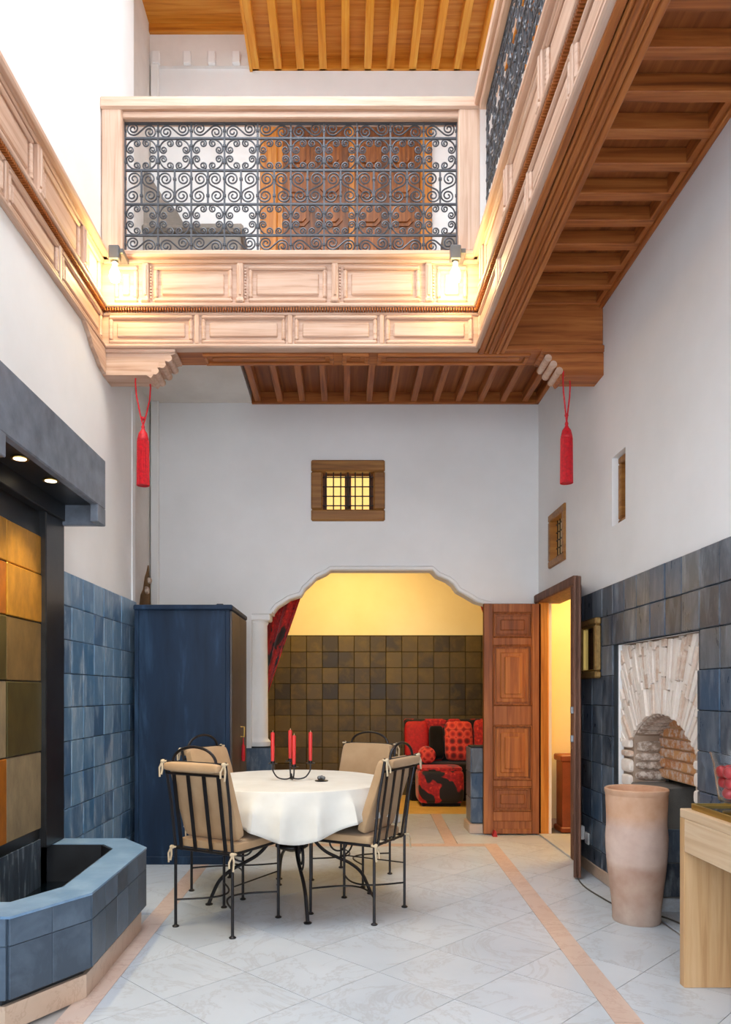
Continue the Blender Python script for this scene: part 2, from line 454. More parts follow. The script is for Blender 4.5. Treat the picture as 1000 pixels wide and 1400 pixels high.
def wall_cells(mb, axis, a0, a1, u0, u1, z0, z1, holes):
    """slab between a0,a1 on axis ('X' or 'Y'), with rectangular holes (u0,u1,z0,z1)"""
    us = sorted(set([u0, u1]+[h[k] for h in holes for k in (0, 1)])); zs = sorted(set([z0, z1]+[h[k] for h in holes for k in (2, 3)]))
    us = [u for u in us if u0 <= u <= u1]; zs = [z for z in zs if z0 <= z <= z1]
    for i in range(len(us)-1):
        run = None
        for j in range(len(zs)):
            solid = j < len(zs)-1 and not any(h[0] < (us[i]+us[i+1])/2 < h[1] and h[2] < (zs[j]+zs[j+1])/2 < h[3] for h in holes)
            if solid and run is None: run = zs[j]
            if not solid and run is not None:
                if axis == 'X': mb.box(a0, a1, us[i], us[i+1], run, zs[j])
                else: mb.box(us[i], us[i+1], a0, a1, run, zs[j])
                run = None
# ================================================================== FLOOR
fl = MB().box(-2.3, 3.6, YB-0.3, 10.0, -0.12, -0.012).build('floor', 'floor_joint'); struct(fl, 'pale marble floor laid diagonally with pink border bands')
def strip_x(d): return 1.062+(d-2.93)*0.0372      # left edge of the right-hand band drifts outwards
TS = 0.437; q = TS/math.sqrt(2)
def lay(region, c1=2.08, c2=2.391):
    pieces = []
    for i in range(-14, 30):
        for j in range(-14, 30):
            # tile bounded by  y-x in [c1+i*TS*sqrt2, ...], y+x in [c2+j..]
            s = TS*math.sqrt(2)
            a0 = c1+i*s; b0 = c2+j*s
            pts = []
            for (a, b) in ((a0, b0), (a0+s, b0), (a0+s, b0+s), (a0, b0+s)):
                pts.append(((b-a)/2, (b+a)/2))
            poly = pts
            for abc in region:
                if len(poly) < 3: break
                poly = clip(poly, *abc)
            if len(poly) >= 3 and parea(poly) > 0.0004: pieces.append(poly)
    return pieces
def halfplanes(poly):
    out = []
    n = len(poly)
    for i in range(n):
        (x0, y0), (x1, y1) = poly[i], poly[(i+1) % n]   # counter-clockwise
        a, b = (y1-y0), -(x1-x0); out.append((a, b, a*x0+b*y0))
    return out
BAND = 0.113
field = [(-1.03, 1.7), (strip_x(1.7), 1.7), (strip_x(6.31), 6.31), (-1.03, 6.31)]
right = [(strip_x(1.7)+BAND, 1.7), (XR, 1.7), (XR, 6.42), (strip_x(6.42)+BAND, 6.42)]
backstrip = [(-XL*-1, 6.42), (0.86, 6.42), (0.86, 9.5), (XL, 9.5)]
backright = [(0.97, 6.42), (XR, 6.42), (XR, 8.0), (1.025, 8.0)]
left = [(XL, 4.40), (-1.143, 4.40), (-1.143, 6.31), (XL, 6.31)]
near = [(XL, YB), (XR, YB), (XR, 1.7), (XL, 1.7)]
def tiles_of(region, mat='white_marble', zt=0.0):
    for p in lay(halfplanes(region)):
        m = MB().prism(inset(p, 0.0016), -0.02, zt, 'Z')
        m.build('floor_tile', mat, fl)
for rg in (field, right, left, backright): tiles_of(rg)
tiles_of([(XL, 6.42), (0.86, 6.42), (0.915, 8.0), (XL, 8.0)])
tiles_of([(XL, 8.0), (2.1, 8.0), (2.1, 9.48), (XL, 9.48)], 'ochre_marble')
tiles_of(near)
tiles_of([(XL, 1.7), (-1.143, 1.7), (-1.143, 2.75), (XL, 2.75)])
def slab(poly, mat='pink_marble'):
    MB().prism(inset(poly, 0.001), -0.02, 0.001, 'Z').build('border_slab', mat, fl)
d = 1.7
while d < 6.3:
    e = min(d+0.62, 6.42)
    slab([(strip_x(d), d), (strip_x(d)+BAND, d), (strip_x(e)+BAND, e), (strip_x(e), e)])
    e2 = min(d+0.62, 6.31)
    slab([(-1.143, d), (-1.03, d), (-1.03, e2), (-1.143, e2)])
    d += 0.62
xs = [-1.143, -0.5, 0.1, 0.66, strip_x(6.36)]
for a, b in zip(xs[:-1], xs[1:]): slab([(a, 6.31), (b, 6.31), (b, 6.42), (a, 6.42)])
for a, b in ((6.42, 7.1), (7.1, 8.0)):
    f = lambda y: 0.86+(y-6.42)*0.036
    slab([(f(a), a), (f(a)+0.105, a), (f(b)+0.11, b), (f(b), b)])

# ================================================================== WALLS
# left wall
wl = MB().box(-2.05, XL, YB, 5.93, 0, 8.3).build('wall_left', 'white_plaster'); struct(wl, 'tall white plastered left courtyard wall')
MB().box(XL-0.01, XL+0.012, 5.86, 5.935, ZTILE, 3.67, 0.004).build('corner_strip', 'white_plaster', wl)
wa = MB().box(-2.1, XA, 5.93, DB+0.3, 0, 8.3).build('wall_alcove', 'rough_plaster'); struct(wa, 'beige recessed wall strip beside the blue cabinet')
# rubble patch above the cabinet
rp = []
for k in range(14):
    t = k/13
    rp.append((6.42+0.30*math.sin(PI*t)*1.0*(0.8+0.2*math.sin(9*t))*0.5+0.12*t, 1.75+0.85*t))
hole_poly = [(6.36, 1.75), (6.84, 1.75), (6.86, 2.0), (6.84, 2.2), (6.83, 2.32), (6.80, 2.46), (6.76, 2.40), (6.70, 2.34), (6.64, 2.22), (6.56, 2.16), (6.50, 2.02), (6.42, 1.94)]
MB().prism(hole_poly, XA-0.002, XA+0.012, 'X').build('bare_masonry', 'brown_rubble', wa)
for (y, z, r) in ((6.60, 1.98, .07), (6.74, 2.05, .06), (6.70, 2.22, .05), (6.79, 2.32, .04), (6.52, 1.86, .07), (6.68, 1.86, .06)):
    MB().superbox(0.03, r, r*0.7, 0.8, 0.8, 10, 6, (XA+0.012, y, z)).build('stone', 'rubble_stone', wa)
# painted pipe in the corner
pp = MB().box(-1.79, -1.715, DB-0.05, DB, 0, 7.2, 0.01).build('trim_1', 'white_plaster'); struct(pp, 'white painted duct running up the back left corner')
# right wall
DOOR = (5.82, 6.86, 0.0, 2.13); WA = (4.76, 5.00, 2.41, 2.87); WB = (6.04, 6.51, 2.38, 2.84); NI = (3.75, 4.88, 0.0, 1.612)
m = MB(); wall_cells(m, 'X', XR, 1.90, YB, DB+0.01, 0, 8.3, [DOOR, WA, WB, NI]); wall_cells(m, 'X', 1.90, 2.12, YB, DB+0.3, 0, 8.3, [(5.2, 7.2, 0.0, 2.3), WA, WB, NI])
wr = m.build('wall_right', 'white_plaster'); struct(wr, 'tall white plastered right courtyard wall with blue tile dado')
# back wall with the scalloped arch opening
prof_px = [(372, 836), (378, 828), (395, 817), (411, 812), (416, 803), (424, 796), (432, 788), (445, 782), (452, 777), (592, 777), (600, 785), (614, 791), (622, 797), (628, 806), (641, 813), (654, 821), (672, 826)]
def bx_(px): return (px-472)*DB/1020
def bz_(py): return 1.3+(947-py)*DB/1020
arch = [(bx_(a), bz_(b)) for a, b in prof_px]
AX0, AX1 = arch[0][0], arch[-1][0]
WS = (-0.262, 0.317, 2.93, 3.40)
poly = [(-2.1, 0), (AX0-0.19, 0), (AX0-0.19, arch[0][1]-0.02), (AX0, arch[0][1]-0.02)]+arch+[(AX1+0.12, arch[-1][1]-0.02), (AX1+0.12, 0), (1.90, 0), (1.90, 2.3), (2.12, 2.3), (2.12, 2.93), (-2.1, 2.93)]
m = MB().prism(poly, DB, DB+0.28, 'Y')
wall_cells(m, 'Y', DB, DB+0.28, -2.1, 2.12, 2.93, 8.3, [WS])
wb = m.build('wall_back', 'white_plaster'); struct(wb, 'white back wall with scalloped arch opening')
# plaster moulding along the arch edge
mo = MB(); path = [(x, DB-0.004, z) for x, z in arch]
mo.tube(path, 0.022, 6)
mo.build('arch_moulding', 'white_plaster', wb, True)
m = MB(); wall_cells(m, 'Y', YB-0.3, YB, -2.1, 2.12, 0, 8.3, [(-1.68, 1.79, 0, 3.66)]); m = m.build('wall_near', 'white_plaster'); struct(m, 'unseen white wall with opening added behind the viewer for fill light')  # opening is added to bring in frontal daylight
MB().box(-7, 7, -12, YB-0.3, -0.15, -0.01).build('patio', 'white_marble', fl)  # unseen ground added outside the fill opening
# walls of the salon behind
sal = MB().box(-2.1, 2.3, 9.5, 9.7, 0, 3.4).build('wall_salon_back', 'yellow_plaster'); struct(sal, 'yellow salon wall above brown glazed tiles')
s2 = MB().box(-2.3, -2.05, DB+0.28, 9.7, 0, 3.4).build('wall_salon_left', 'yellow_plaster'); struct(s2, 'yellow left wall of the salon')
s3 = MB().box(2.12, 2.3, DB+0.6, 9.7, 0, 3.4).build('wall_salon_right', 'yellow_plaster'); struct(s3, 'yellow right wall of the salon')
s4 = MB().box(-2.3, 2.3, DB+0.28, 9.7, 3.4, 3.6).build('ceiling_salon', 'yellow_plaster'); struct(s4, 'yellow salon ceiling')
# side room beyond the double door
m = MB(); m.box(3.5, 3.65, 5.2, 8.3, 0, 2.9); m.box(2.3, 3.65, 8.1, 8.3, 0, 2.9); m.box(2.12, 3.65, 5.05, 5.2, 0, 2.9); m.box(2.12, 3.65, 5.05, 8.3, 2.9, 3.0)
sr = m.build('wall_side_room', 'yellow_plaster'); struct(sr, 'yellow lit side room seen through the doorway')
MB().box(1.88, 3.5, 7.185, 7.205, 0, 2.9).build('inner_wall', 'yellow_plaster', sr)

# ------------------------------------------------------------------ tile dados
TP = 0.202
def tile_mesh(name, mat, w=TP-0.004, h=TP-0.004, t=0.016):
    return MB().box(-w/2, w/2, 0, t, -h/2, h/2, 0.004).mesh(name, mat)
def dado(parent, mesh, origin, udir, n_u, n_z, rz, skip=None, jitter=0.0015, zt=ZTILE, half=None):
    """tiles on a wall, rows counted down from the dado top; rz turns the tile's back (+Y local) into the wall"""
    for i in range(n_u):
        for j in range(n_z):
            u = (i+0.5)*TP; z = zt-(j+0.5)*TP
            p = Vector(origin)+Vector(udir)*u
            if z < 0.02 or (skip and skip(p.x, p.y, z)): continue
            o = put('tile', mesh, parent, (p.x+random.uniform(-jitter, jitter)*abs(udir[1]), p.y+random.uniform(-jitter, jitter)*abs(udir[0]), z), (random.uniform(-.006, .006), random.uniform(-.004, .004), rz+random.uniform(-.006, .006)))
tl = tile_mesh('tile_left', 'blue_tile_left'); tr_ = tile_mesh('tile_right', 'blue_tile_right'); to = tile_mesh('tile_olive', 'olive_tile'); tb = tile_mesh('tile_basin', 'basin_tile')
# left wall: from behind the fountain to the corner, faces +X  (local +Y -> -X : rz = +90deg)
MB().box(XL, XL+0.012, 4.34, 5.925, 0, ZTILE).build('grout_bed', 'grout', wl)
dado(wl, tl, (XL+0.024, 5.93, 0), (0, -1, 0), 8, 10, PI/2, lambda x, y, z: y < 4.36)
MB().box(XL, XL+0.012, YB, 2.74, 0, ZTILE).build('grout_bed', 'grout', wl)
dado(wl, tl, (XL+0.024, 2.73, 0), (0, -1, 0), 8, 10, PI/2)
MB().box(XL, XL+0.02, YB, 1.10, 0, ZTILE, 0.004).build('dado_panel', 'blue_tile_left', wl)
# right wall, faces -X (local +Y -> +X : rz = -90deg)
def skip_r(x, y, z): return (NI[0]-0.09 < y < NI[1]+0.02 and z < NI[3]+0.03)
m = MB(); wall_cells(m, 'X', XR-0.010, XR, 2.5, 5.74, 0, ZTILE, [(NI[0], NI[1], 0, NI[3])]); m.build('grout_bed', 'grout', wr)
dado(wr, tr_, (XR-0.022, 5.74, 0), (0, -1, 0), 16, 10, -PI/2, skip_r)
# cut tiles down the near side of the niche
nt = MB().box(-0.045, 0.045, 0, 0.016, -TP/2+.002, TP/2-.002, 0.004).mesh('tile_cut', 'blue_tile_right')
for j in range(3, 10): put('tile', nt, wr, (XR-0.022, 3.70, ZTILE-(j+.5)*TP), (0, 0, -PI/2))
MB().box(XR-0.02, XR, YB, 2.5, 0, ZTILE, 0.004).build('dado_panel', 'blue_tile_right', wr)
# salon back wall, faces -Y
MB().box(-2.05, 2.12, 9.485, 9.5, 0, ZTILE+0.01).build('grout_bed', 'grout_brown', sal)
dado(sal, to, (-1.5, 9.472, 0), (1, 0, 0), 18, 10, 0)
MB().box(-2.05, -2.03, DB+0.3, 9.48, 0, ZTILE).build('dado_panel', 'olive_tile', s2)
MB().box(2.10, 2.12, DB+0.6, 9.48, 0, ZTILE).build('dado_panel', 'olive_tile', s3)
# ------------------------------------------------------------------ baseboards
b = MB().box(XR-0.03, XR+0.0, 4.90, 5.74, 0, 0.085, 0.006).build('baseboard_right', 'beige_marble'); struct(b, 'beige marble baseboard along the right wall')
b = MB().box(XR-0.03, XR+0.0, YB, 3.70, 0, 0.085, 0.006).build('baseboard_right', 'beige_marble'); struct(b, 'beige marble baseboard below the console table')
b = MB().box(1.90, 3.5, 7.16, 7.184, 0, 0.09, 0.004).build('baseboard_side_room', 'beige_marble'); struct(b, 'pale baseboard inside the lit side room')
# ================================================================== EXPOSED BRICK NICHE in the right wall
CY, CZ, R0 = 4.29, 0.55, 0.63
def arch_z(y): return CZ+math.sqrt(max(0.0, R0*R0-(y-CY)**2))
y0, y1 = 3.88, 4.70
ni = empty('wall_niche', (0, 0, 0)); struct(ni, 'bare brick niche with fanned arch set into the blue tiles')
n = 16
pts = [(y0+(y1-y0)*k/n, arch_z(y0+(y1-y0)*k/n)) for k in range(n+1)]
mp_ = [(NI[0], 0), (y0, 0)]+pts+[(y1, 0), (NI[1], 0), (NI[1], NI[3]), (NI[0], NI[3])]
MB().prism(mp_, XR+0.035, 2.02, 'X').build('mortar_bed', 'mortar_brown', ni)
# fanned bricks
nb = 46; span = math.radians(57)
for k in range(nb):
    a0 = -span+2*span*k/nb; a1 = -span+2*span*(k+0.84)/nb
    cuts = [R0, R0+0.21+random.uniform(-.07, .07), R0+0.42+random.uniform(-.07, .07), R0+0.70]
    for ra, rb_ in zip(cuts[:-1], cuts[1:]):
        poly = [(CY+r*math.sin(t_), CZ+r*math.cos(t_)) for r, t_ in ((ra, a0), (rb_-.008, a0), (rb_-.008, a1), (ra, a1))]
        poly = clip_rect(poly, NI[0]+0.004, NI[1]-0.004, 0.98, NI[3]-0.004-random.uniform(0, 0.012))
        if len(poly) < 3 or parea(poly) < 2.0e-4: continue
        MB().prism(poly, XR+random.uniform(0.006, 0.024), XR+0.06, 'X').build('brick', 'lime_brick', ni)
# jamb stones either side of the opening (face)
for (ua, ub) in ((y1+0.01, NI[1]-0.004), (NI[0]+0.004, y0-0.01)):
    z = 0.62
    while z < 0.95:
        h = random.uniform(0.05, 0.10)
        MB().superbox(0.022, (ub-ua)/2*random.uniform(.8, 1), h/2-0.008, 0.5, 0.4, 14, 8, (XR+0.03, (ua+ub)/2, z+h/2)).build('stone', 'lime_brick', ni)
        z += h
# far jamb: stacked rough stones facing the viewer
z = 0.70
while z < 0.99:
    h = random.uniform(0.045, 0.085)
    MB().superbox(0.11, 0.03, h/2-0.003, 0.6, 0.45, 16, 8, (XR+0.15, y1+0.005, z+h/2)).build('stone', 'rubble_stone', ni); z += h
# soffit bricks under the arch
for k in range(16):
    a = math.radians(-38+76*(k+0.5)/16)
    o = MB().box(-0.11, 0.11, -0.018, 0.018, -0.02, 0.012, 0.004).build('brick', 'rubble_stone', ni)
    o.location = (XR+0.15, CY+R0*math.sin(a), CZ+R0*math.cos(a)+0.004); o.rotation_euler = (-a, 0, 0)
# back of the niche: bricks in courses, warm light put into their orange
MB().box(2.0, 2.10, y0-0.02, y1+0.02, 0.765, 1.22).build('mortar_back', 'mortar_tan', ni)
z = 0.775; row = 0
while z < 1.18:
    y = y0-0.05-(0.11 if row % 2 else 0)
    while y < y1:
        p = clip_rect([(y, z), (y+0.215, z), (y+0.215, z+0.05), (y, z+0.05)], y0, y1, z, 1.19)
        if len(p) >= 3 and parea(p) > 0.0012 and max(v for u, v in p) < arch_z(sum(u for u, v in p)/len(p))+0.06:
            MB().prism(p, 1.985-random.uniform(0, 0.008), 2.03, 'X').build('brick', 'warm_lit_brick', ni)
        y += 0.23
    z += 0.064; row += 1
# firebox below, with the low pier
MB().box(2.125, 2.22, 3.5, 5.1, 0, 1.8).build('leak_seal', 'dark_stone', ni)  # unseen slab added behind the niche to stop sky light leaking in
MB().box(2.10, 2.14, y0-0.1, y1+0.1, 0, 0.80).build('firebox_back', 'dark_stone', ni)
MB().box(XR+0.01, 2.10, 4.42, 4.70, 0, 0.74, 0.01).build('firebox_pier', 'dark_stone', ni)
MB().box(XR+0.005, 2.10, 4.40, 4.42, 0, 0.085, 0.004).build('pier_base', 'white_marble', ni)
MB().box(XR+0.02, 2.10, y0-0.05, y1, -0.005, 0.006).build('hearth', 'white_marble', ni)
for i in range(2):
    for j in range(3):
        put('tile', tr_, ni, (XR+0.11+i*TP, 4.412, 0.19+j*TP), (0, 0, 0)) if (i, j) in ((0, 0), (1, 0), (0, 1)) else None

# ================================================================== WINDOWS
def grille(parent, along, fixed, u0, u1, z0, z1, nu, nz, r=0.006):
    for k in range(nu):
        u = u0+(u1-u0)*(k+0.5)/nu
        p = [(u, fixed, z0), (u, fixed, z1)] if along == 'X' else [(fixed, u, z0), (fixed, u, z1)]
        MB().tube(p, r, 6).build('bar', 'iron', parent)
    for k in range(nz):
        z = z0+(z1-z0)*(k+0.5)/nz
        p = [(u0, fixed, z), (u1, fixed, z)] if along == 'X' else [(fixed, u0, z), (fixed, u1, z)]
        MB().tube(p, r, 6).build('bar', 'iron', parent)
w1 = empty('window_1'); struct(w1, 'small square wooden window with iron grille above the arch')
ox0, ox1, oz0, oz1 = -0.313, 0.368, 2.885, 3.446; t = 0.105
for (a, b_, c, d_) in ((ox0, ox1, oz1-t, oz1), (ox0, ox1, oz0, oz0+t), (ox0, ox0+t, oz0+t, oz1-t), (ox1-t, ox1, oz0+t, oz1-t)):
    MB().box(a, b_, DB-0.03, DB+0.06, c, d_, 0.012).build('frame', 'window_wood', w1)
ix0, ix1, iz0, iz1 = ox0+t, ox1-t, oz0+t, oz1-t
for s in (ix0, ix1-0.03, (ix0+ix1)/2-0.03, (ix0+ix1)/2+0.0):
    MB().box(s, s+0.03, DB+0.10, DB+0.13, iz0, iz1).build('casement', 'old_wood', w1)
MB().box(ix0, ix1, DB+0.14, DB+0.15, iz0, iz1).build('pane', 'window_pane', w1)
grille(w1, 'X', DB+0.02, ix0, ix1, iz0, iz1, 7, 4)
MB().box(-0.5, 0.6, DB+0.20, DB+0.29, 2.7, 3.6).build('shutter', 'old_wood', w1)
def side_window(name, hole, label, fr, depth):
    w_ = empty(name); struct(w_, label)
    a, b_, c, d_ = hole; x = XR+depth
    for (p, q_, r, s) in ((a, b_, d_-fr, d_), (a, b_, c, c+fr), (a, a+fr, c+fr, d_-fr), (b_-fr, b_, c+fr, d_-fr)):
        MB().box(x-0.03, x+0.05, p, q_, r, s, 0.008).build('frame', 'window_wood', w_)
    MB().box(x+0.09, x+0.10, a+fr, b_-fr, c+fr, d_-fr).build('pane', 'window_pane', w_)
    grille(w_, 'Y', x+0.03, a+fr, b_-fr, c+fr, d_-fr, 5, 5)
    MB().box(2.05, 2.13, a-.02, b_+.02, c-.02, d_+.02).build('shutter', 'old_wood', w_)
side_window('window_2', WB, 'small wooden window with iron grille above the double door', 0.06, 0.01)
side_window('window_3', WA, 'narrow recessed wooden window slit high in the right wall', 0.045, 0.07)

# ================================================================== DOOR in the right wall
dr = empty('door_1'); struct(dr, 'carved wooden double door standing open in the right wall')
MB().box(XR-0.03, XR+0.10, 5.74, 5.83, 0, 2.20, 0.01).build('jamb', 'old_wood', dr)
MB().box(XR-0.03, XR+0.07, 6.80, 6.885, 0, 2.20, 0.01).build('jamb', 'gold_wood_z', dr)
MB().box(XR-0.045, XR+0.20, 5.72, 6.895, 2.12, 2.20, 0.01).build('lintel', 'old_wood', dr)
MB().box(XR-0.02, 2.12, 5.83, 6.80, 0, 0.015, 0.003).build('threshold', 'white_marble', dr)
def leaf(parent, w_, h):
    """door leaf in local x (0..w), z (0..h), faces -Y; thickness .045"""
    T = 0.05; st = 0.085
    lf = MB().box(0, w_, 0.014, T-0.014, 0, h).build('leaf', 'door_wood', parent)
    for (a, b_) in ((0, st), (w_-st, w_)): MB().box(a, b_, 0, T, 0, h, 0.005).build('stile', 'door_wood', lf)
    zs = [0, 0.10, 0.24, 0.47, 1.00, 1.17, 1.70, 1.80, 2.02, h]
    rails = [(0, 0.045), (0.115, 0.205), (0.43, 0.49), (0.99, 1.17), (1.72, 1.79), (2.02, h)]
    for (a, b_) in rails: MB().box(st, w_-st, 0.002, T-0.002, a, b_, 0.005).build('rail', 'door_wood', lf)
    panels = [(0.205, 0.43), (0.49, 0.99), (1.17, 1.72), (1.79, 2.02)]
    for (a, b_) in panels:
        m = MB(); 
        for k in range(3):
            i = 0.030+0.036*k
            if b_-a-2*i > 0.04: m.box(st+i, w_-st-i, 0.006-0.012*k, 0.016, a+i, b_-i, 0.008)
        m.build('panel', 'door_panel_wood' if b_-a < .3 else 'door_core_wood', lf)
        for (p, q_, r, s) in ((st, w_-st, b_-0.016, b_), (st, w_-st, a, a+0.016), (st, st+0.016, a, b_), (w_-st-0.016, w_-st, a, b_)):
            MB().box(p, q_, -0.008, 0.016, r, s, 0.007).build('moulding', 'door_panel_wood', lf)
    return lf
l1 = leaf(dr, 0.525, 2.10); l1.location = (1.265, 6.80, 0.012)
l2 = leaf(dr, 0.53, 2.10); l2.location = (1.755, 5.70, 0.012); l2.rotation_euler = (0, 0, math.atan2(-0.51, -0.165))
for o in [l2]+list(l2.children): o.data.materials[0] = MATS['old_wood']
for z in (1.16, 0.96):
    h_ = MB().box(0.46, 0.50, -0.022, 0.004, z-0.02, z+0.03, 0.004).build('latch', 'metal_grey', l2)
    h_.parent = l2
st_ = MB().prism([(1.335, 0.0), (1.375, 0.0), (1.372, 0.02), (1.362, 0.05), (1.350, 0.05), (1.338, 0.02)], 6.72, 6.79, 'Y').build('door_stop', 'red_metal'); tag(st_, 'small red wedge at the foot of the carved door leaf', 'door stop')
# wooden chest in the side room
ch = empty('wooden_chest', (2.11, 7.03, 0)); tag(ch, 'reddish wooden stand inside the lit side room', 'stand')
simple('red_wood', rgb((132, 58, 28)), 0.45, 0, 8, 0.25)
MB().box(-0.09, 0.14, -0.10, 0.10, 0.03, 0.66, 0.006).build('body', 'red_wood', ch)
MB().box(-0.11, 0.16, -0.12, 0.12, 0.66, 0.72, 0.01).build('top', 'red_wood', ch)
MB().box(-0.11, 0.16, -0.12, 0.12, 0, 0.05, 0.01).build('plinth', 'red_wood', ch)

# ================================================================== COLUMNS of the arch
def column(x, label, off_=0.0, pw=0.0):
    c = empty('arch_column', (x, DB+0.13, 0)); tag(c, label, 'column', 'columns carrying the arch')
    MB().box(-0.155, 0.155, -0.16, 0.16, 0, 0.09, 0.006).build('base', 'beige_marble', c)
    pd = MB().box(-0.12, 0.12, -0.125, 0.125, 0.09, 0.80).build('pedestal', 'grout', c)
    for j in range(3):
        for (px, py, rz) in ((0, -0.138, 0), (-0.138, 0, PI/2*-1), (0.138, 0, PI/2)):
            put('tile', MB().box(-0.128, 0.128, 0, 0.014, -0.113, 0.113, 0.004).mesh('tile_ped', 'blue_tile_right'), pd, (px, py, 0.21+j*0.232), (0, 0, rz))
    MB().lathe([(0.105, 0.80), (0.11, 0.84), (0.085, 0.87), (0.085, 0.89), (0.082, 1.5), (0.078, 1.93), (0.09, 1.95), (0.085, 1.97)], 16, off_).build('shaft', 'white_plaster', c, True)
    MB().box(off_-0.115, off_+0.115, -0.12, 0.12, 1.97, 2.032, 0.012).build('capital', 'white_plaster', c)
column(-0.81, 'white column on blue tiled pedestal beside the blue cabinet')
column(1.30, 'white column on blue tiled pedestal hidden behind the open door leaf', 0.16)
# ================================================================== GALLERIES (ground floor ceiling, parapet panels, railings)
def soffit(name, label): 
    return struct(empty(name), label, 'ceiling')
cb = soffit('ceiling', 'wooden joisted underside of the back gallery')
MB().box(-0.86, XR, 5.40, DB, ZS+0.09, ZS+0.13).build('board', 'shaded_wood_board', cb)
x = -0.83
while x < 1.74:
    MB().box(x, x+0.055, 5.38, DB, ZS, ZS+0.09, 0.004).build('joist', 'shaded_wood_y', cb); x += 0.205
MB().box(-0.86, XR, DB-0.03, DB, ZS-0.015, ZS+0.09, 0.004).build('wall_plate', 'shaded_wood_x', cb)
MB().box(XR-0.03, XR, 5.40, DB, ZS-0.015, ZS+0.09, 0.004).build('wall_plate', 'shaded_wood_y', cb)
MB().box(XA, -0.86, 5.38, DB, ZS-0.0, ZS+0.13).build('plaster_soffit', 'rough_plaster', cb)
MB().box(XA, XR+0.1, 5.20, DB, ZS+0.13, ZT-0.05).build('gallery_slab', 'white_plaster', cb)
cr = soffit('ceiling', 'wooden joisted underside of the right gallery')
MB().box(1.08, XR, YB, 5.22, ZS+0.085, ZS+0.12).build('board', 'shaded_wood_board', cr)
jm = MB().box(1.08, XR-0.01, 0, 0.065, ZS, ZS+0.085, 0.004).mesh('joist_x', 'shaded_wood_x')
y = 5.138
while y > YB+0.1:
    put('joist', jm, cr, (0, y, 0))
    MB().box(XR-0.06, XR-0.02, y-0.161+0.0, y, ZS+0.004, ZS+0.085).build('filler', 'shaded_wood_y', cr) if y > 2 else None
    y -= 0.2265
MB().box(XR-0.028, XR, YB, 5.20, ZS-0.018, ZS+0.03, 0.006).build('wall_plate', 'shaded_wood_y', cr)
MB().box(XG+0.05, XR+0.1, YB, 5.2, ZS+0.12, ZT-0.05).build('gallery_slab', 'white_plaster', cr)

# --- panel meshes (local x along, z up, face -Y)
def panel_mesh(w_, h, mat):
    m = MB(); b_ = 0.028
    for (a, c, r, s) in ((-w_/2, w_/2, h/2-b_, h/2), (-w_/2, w_/2, -h/2, -h/2+b_), (-w_/2, -w_/2+b_, -h/2+b_, h/2-b_), (w_/2-b_, w_/2, -h/2+b_, h/2-b_)):
        m.box(a, c, -0.020, 0.006, r, s, 0.009)
    m.box(-w_/2+b_+0.026, w_/2-b_-0.026, -0.012, 0.006, -h/2+b_+0.022, h/2-b_-0.022, 0.010)
    return m.mesh('panel', mat)
def bracket_mesh(mat):
    m = MB(); h = 0.275
    m.box(-0.022, 0.022, -0.030, 0.005, -h/2+0.02, h/2, 0.006)
    m.box(-0.010, 0.010, -0.040, -0.02, -h/2+0.05, h/2-0.02, 0.004)
    m.box(-0.030, 0.030, -0.045, 0.005, -h/2, -h/2+0.03, 0.008)
    for k in range(11): m.box(0.030, 0.040, -0.014, 0.004, -h/2+0.04+k*0.021, -h/2+0.052+k*0.021)
    return m.mesh('bracket', mat)
def fascia(name, label, length, ups, lows, loc, rz, gx):
    """parapet face; local x runs along 0..length, face -Y; ups/lows = divider positions"""
    f = empty(name, loc, rz); struct(f, label, 'parapet')
    wm = 'wood_x'
    MB().box(0, length, 0.0, 0.05, ZB+0.02, ZT).build('backing', wm, f)
    MB().box(0, length, -0.030, 0.06, ZB, ZB+0.028, 0.008).build('bottom_moulding', wm, f)
    MB().box(0, length, -0.012, 0.06, 3.90, 3.922, 0.005).build('moulding', wm, f)
    MB().box(0, length, -0.045, 0.06, 3.945, 3.972, 0.006).build('ledge', wm, f)
    m = MB(); k = 0.006
    while k < length-0.01: m.box(k, k+0.009, -0.034, 0.004, 3.924, 3.944); k += 0.018
    dn = m.build('dentils', 'shaded_wood_x', f); dn['kind'] = 'stuff'
    MB().box(0, length, -0.020, 0.08, 4.258, 4.285, 0.006).build('moulding', wm, f)
    MB().box(0, length, -0.055, 0.11, 4.285, ZT, 0.012).build('cap', wm, f)
    bm_ = bracket_mesh('wood_z')
    cache = {}
    def pm(w_, h):
        key = (round(w_, 2), h)
        if key not in cache: cache[key] = panel_mesh(key[0], h, wm)
        return cache[key]
    u = [0.03]+ups+[length-0.03]
    for a in ups: put('bracket', bm_, f, (a, 0, 4.115))
    for a, b_ in zip(u[:-1], u[1:]):
        if b_-a > 0.2: put('panel', pm(b_-a-0.115, 0.25), f, ((a+b_)/2, 0, 4.115))
    l = [0.02]+lows+[length-0.02]
    for a in lows: MB().box(a-0.016, a+0.016, -0.022, 0.004, ZB+0.03, 3.90, 0.006).build('divider', 'wood_z', f)
    for a, b_ in zip(l[:-1], l[1:]):
        if b_-a > 0.2: put('panel', pm(b_-a-0.06, 0.20), f, ((a+b_)/2, 0, ZB+0.130))
    return f
FX0 = -1.676
fascia('trim_2', 'pale carved wooden parapet panels of the back gallery', XG-FX0, [.303, .954, 1.606, 2.252], [.656, 1.297, 1.928], (FX0, DF, 0), 0, 'X')
LL = DF-YB
fascia('trim_3', 'pale carved wooden band running along the left wall', LL, [4.73-YB-.7*k for k in range(9, -1, -1)], [4.35-YB-.695*k for k in range(9, -1, -1)], (XL+0.004, YB, 0), PI/2, 'Y')   # faces +X
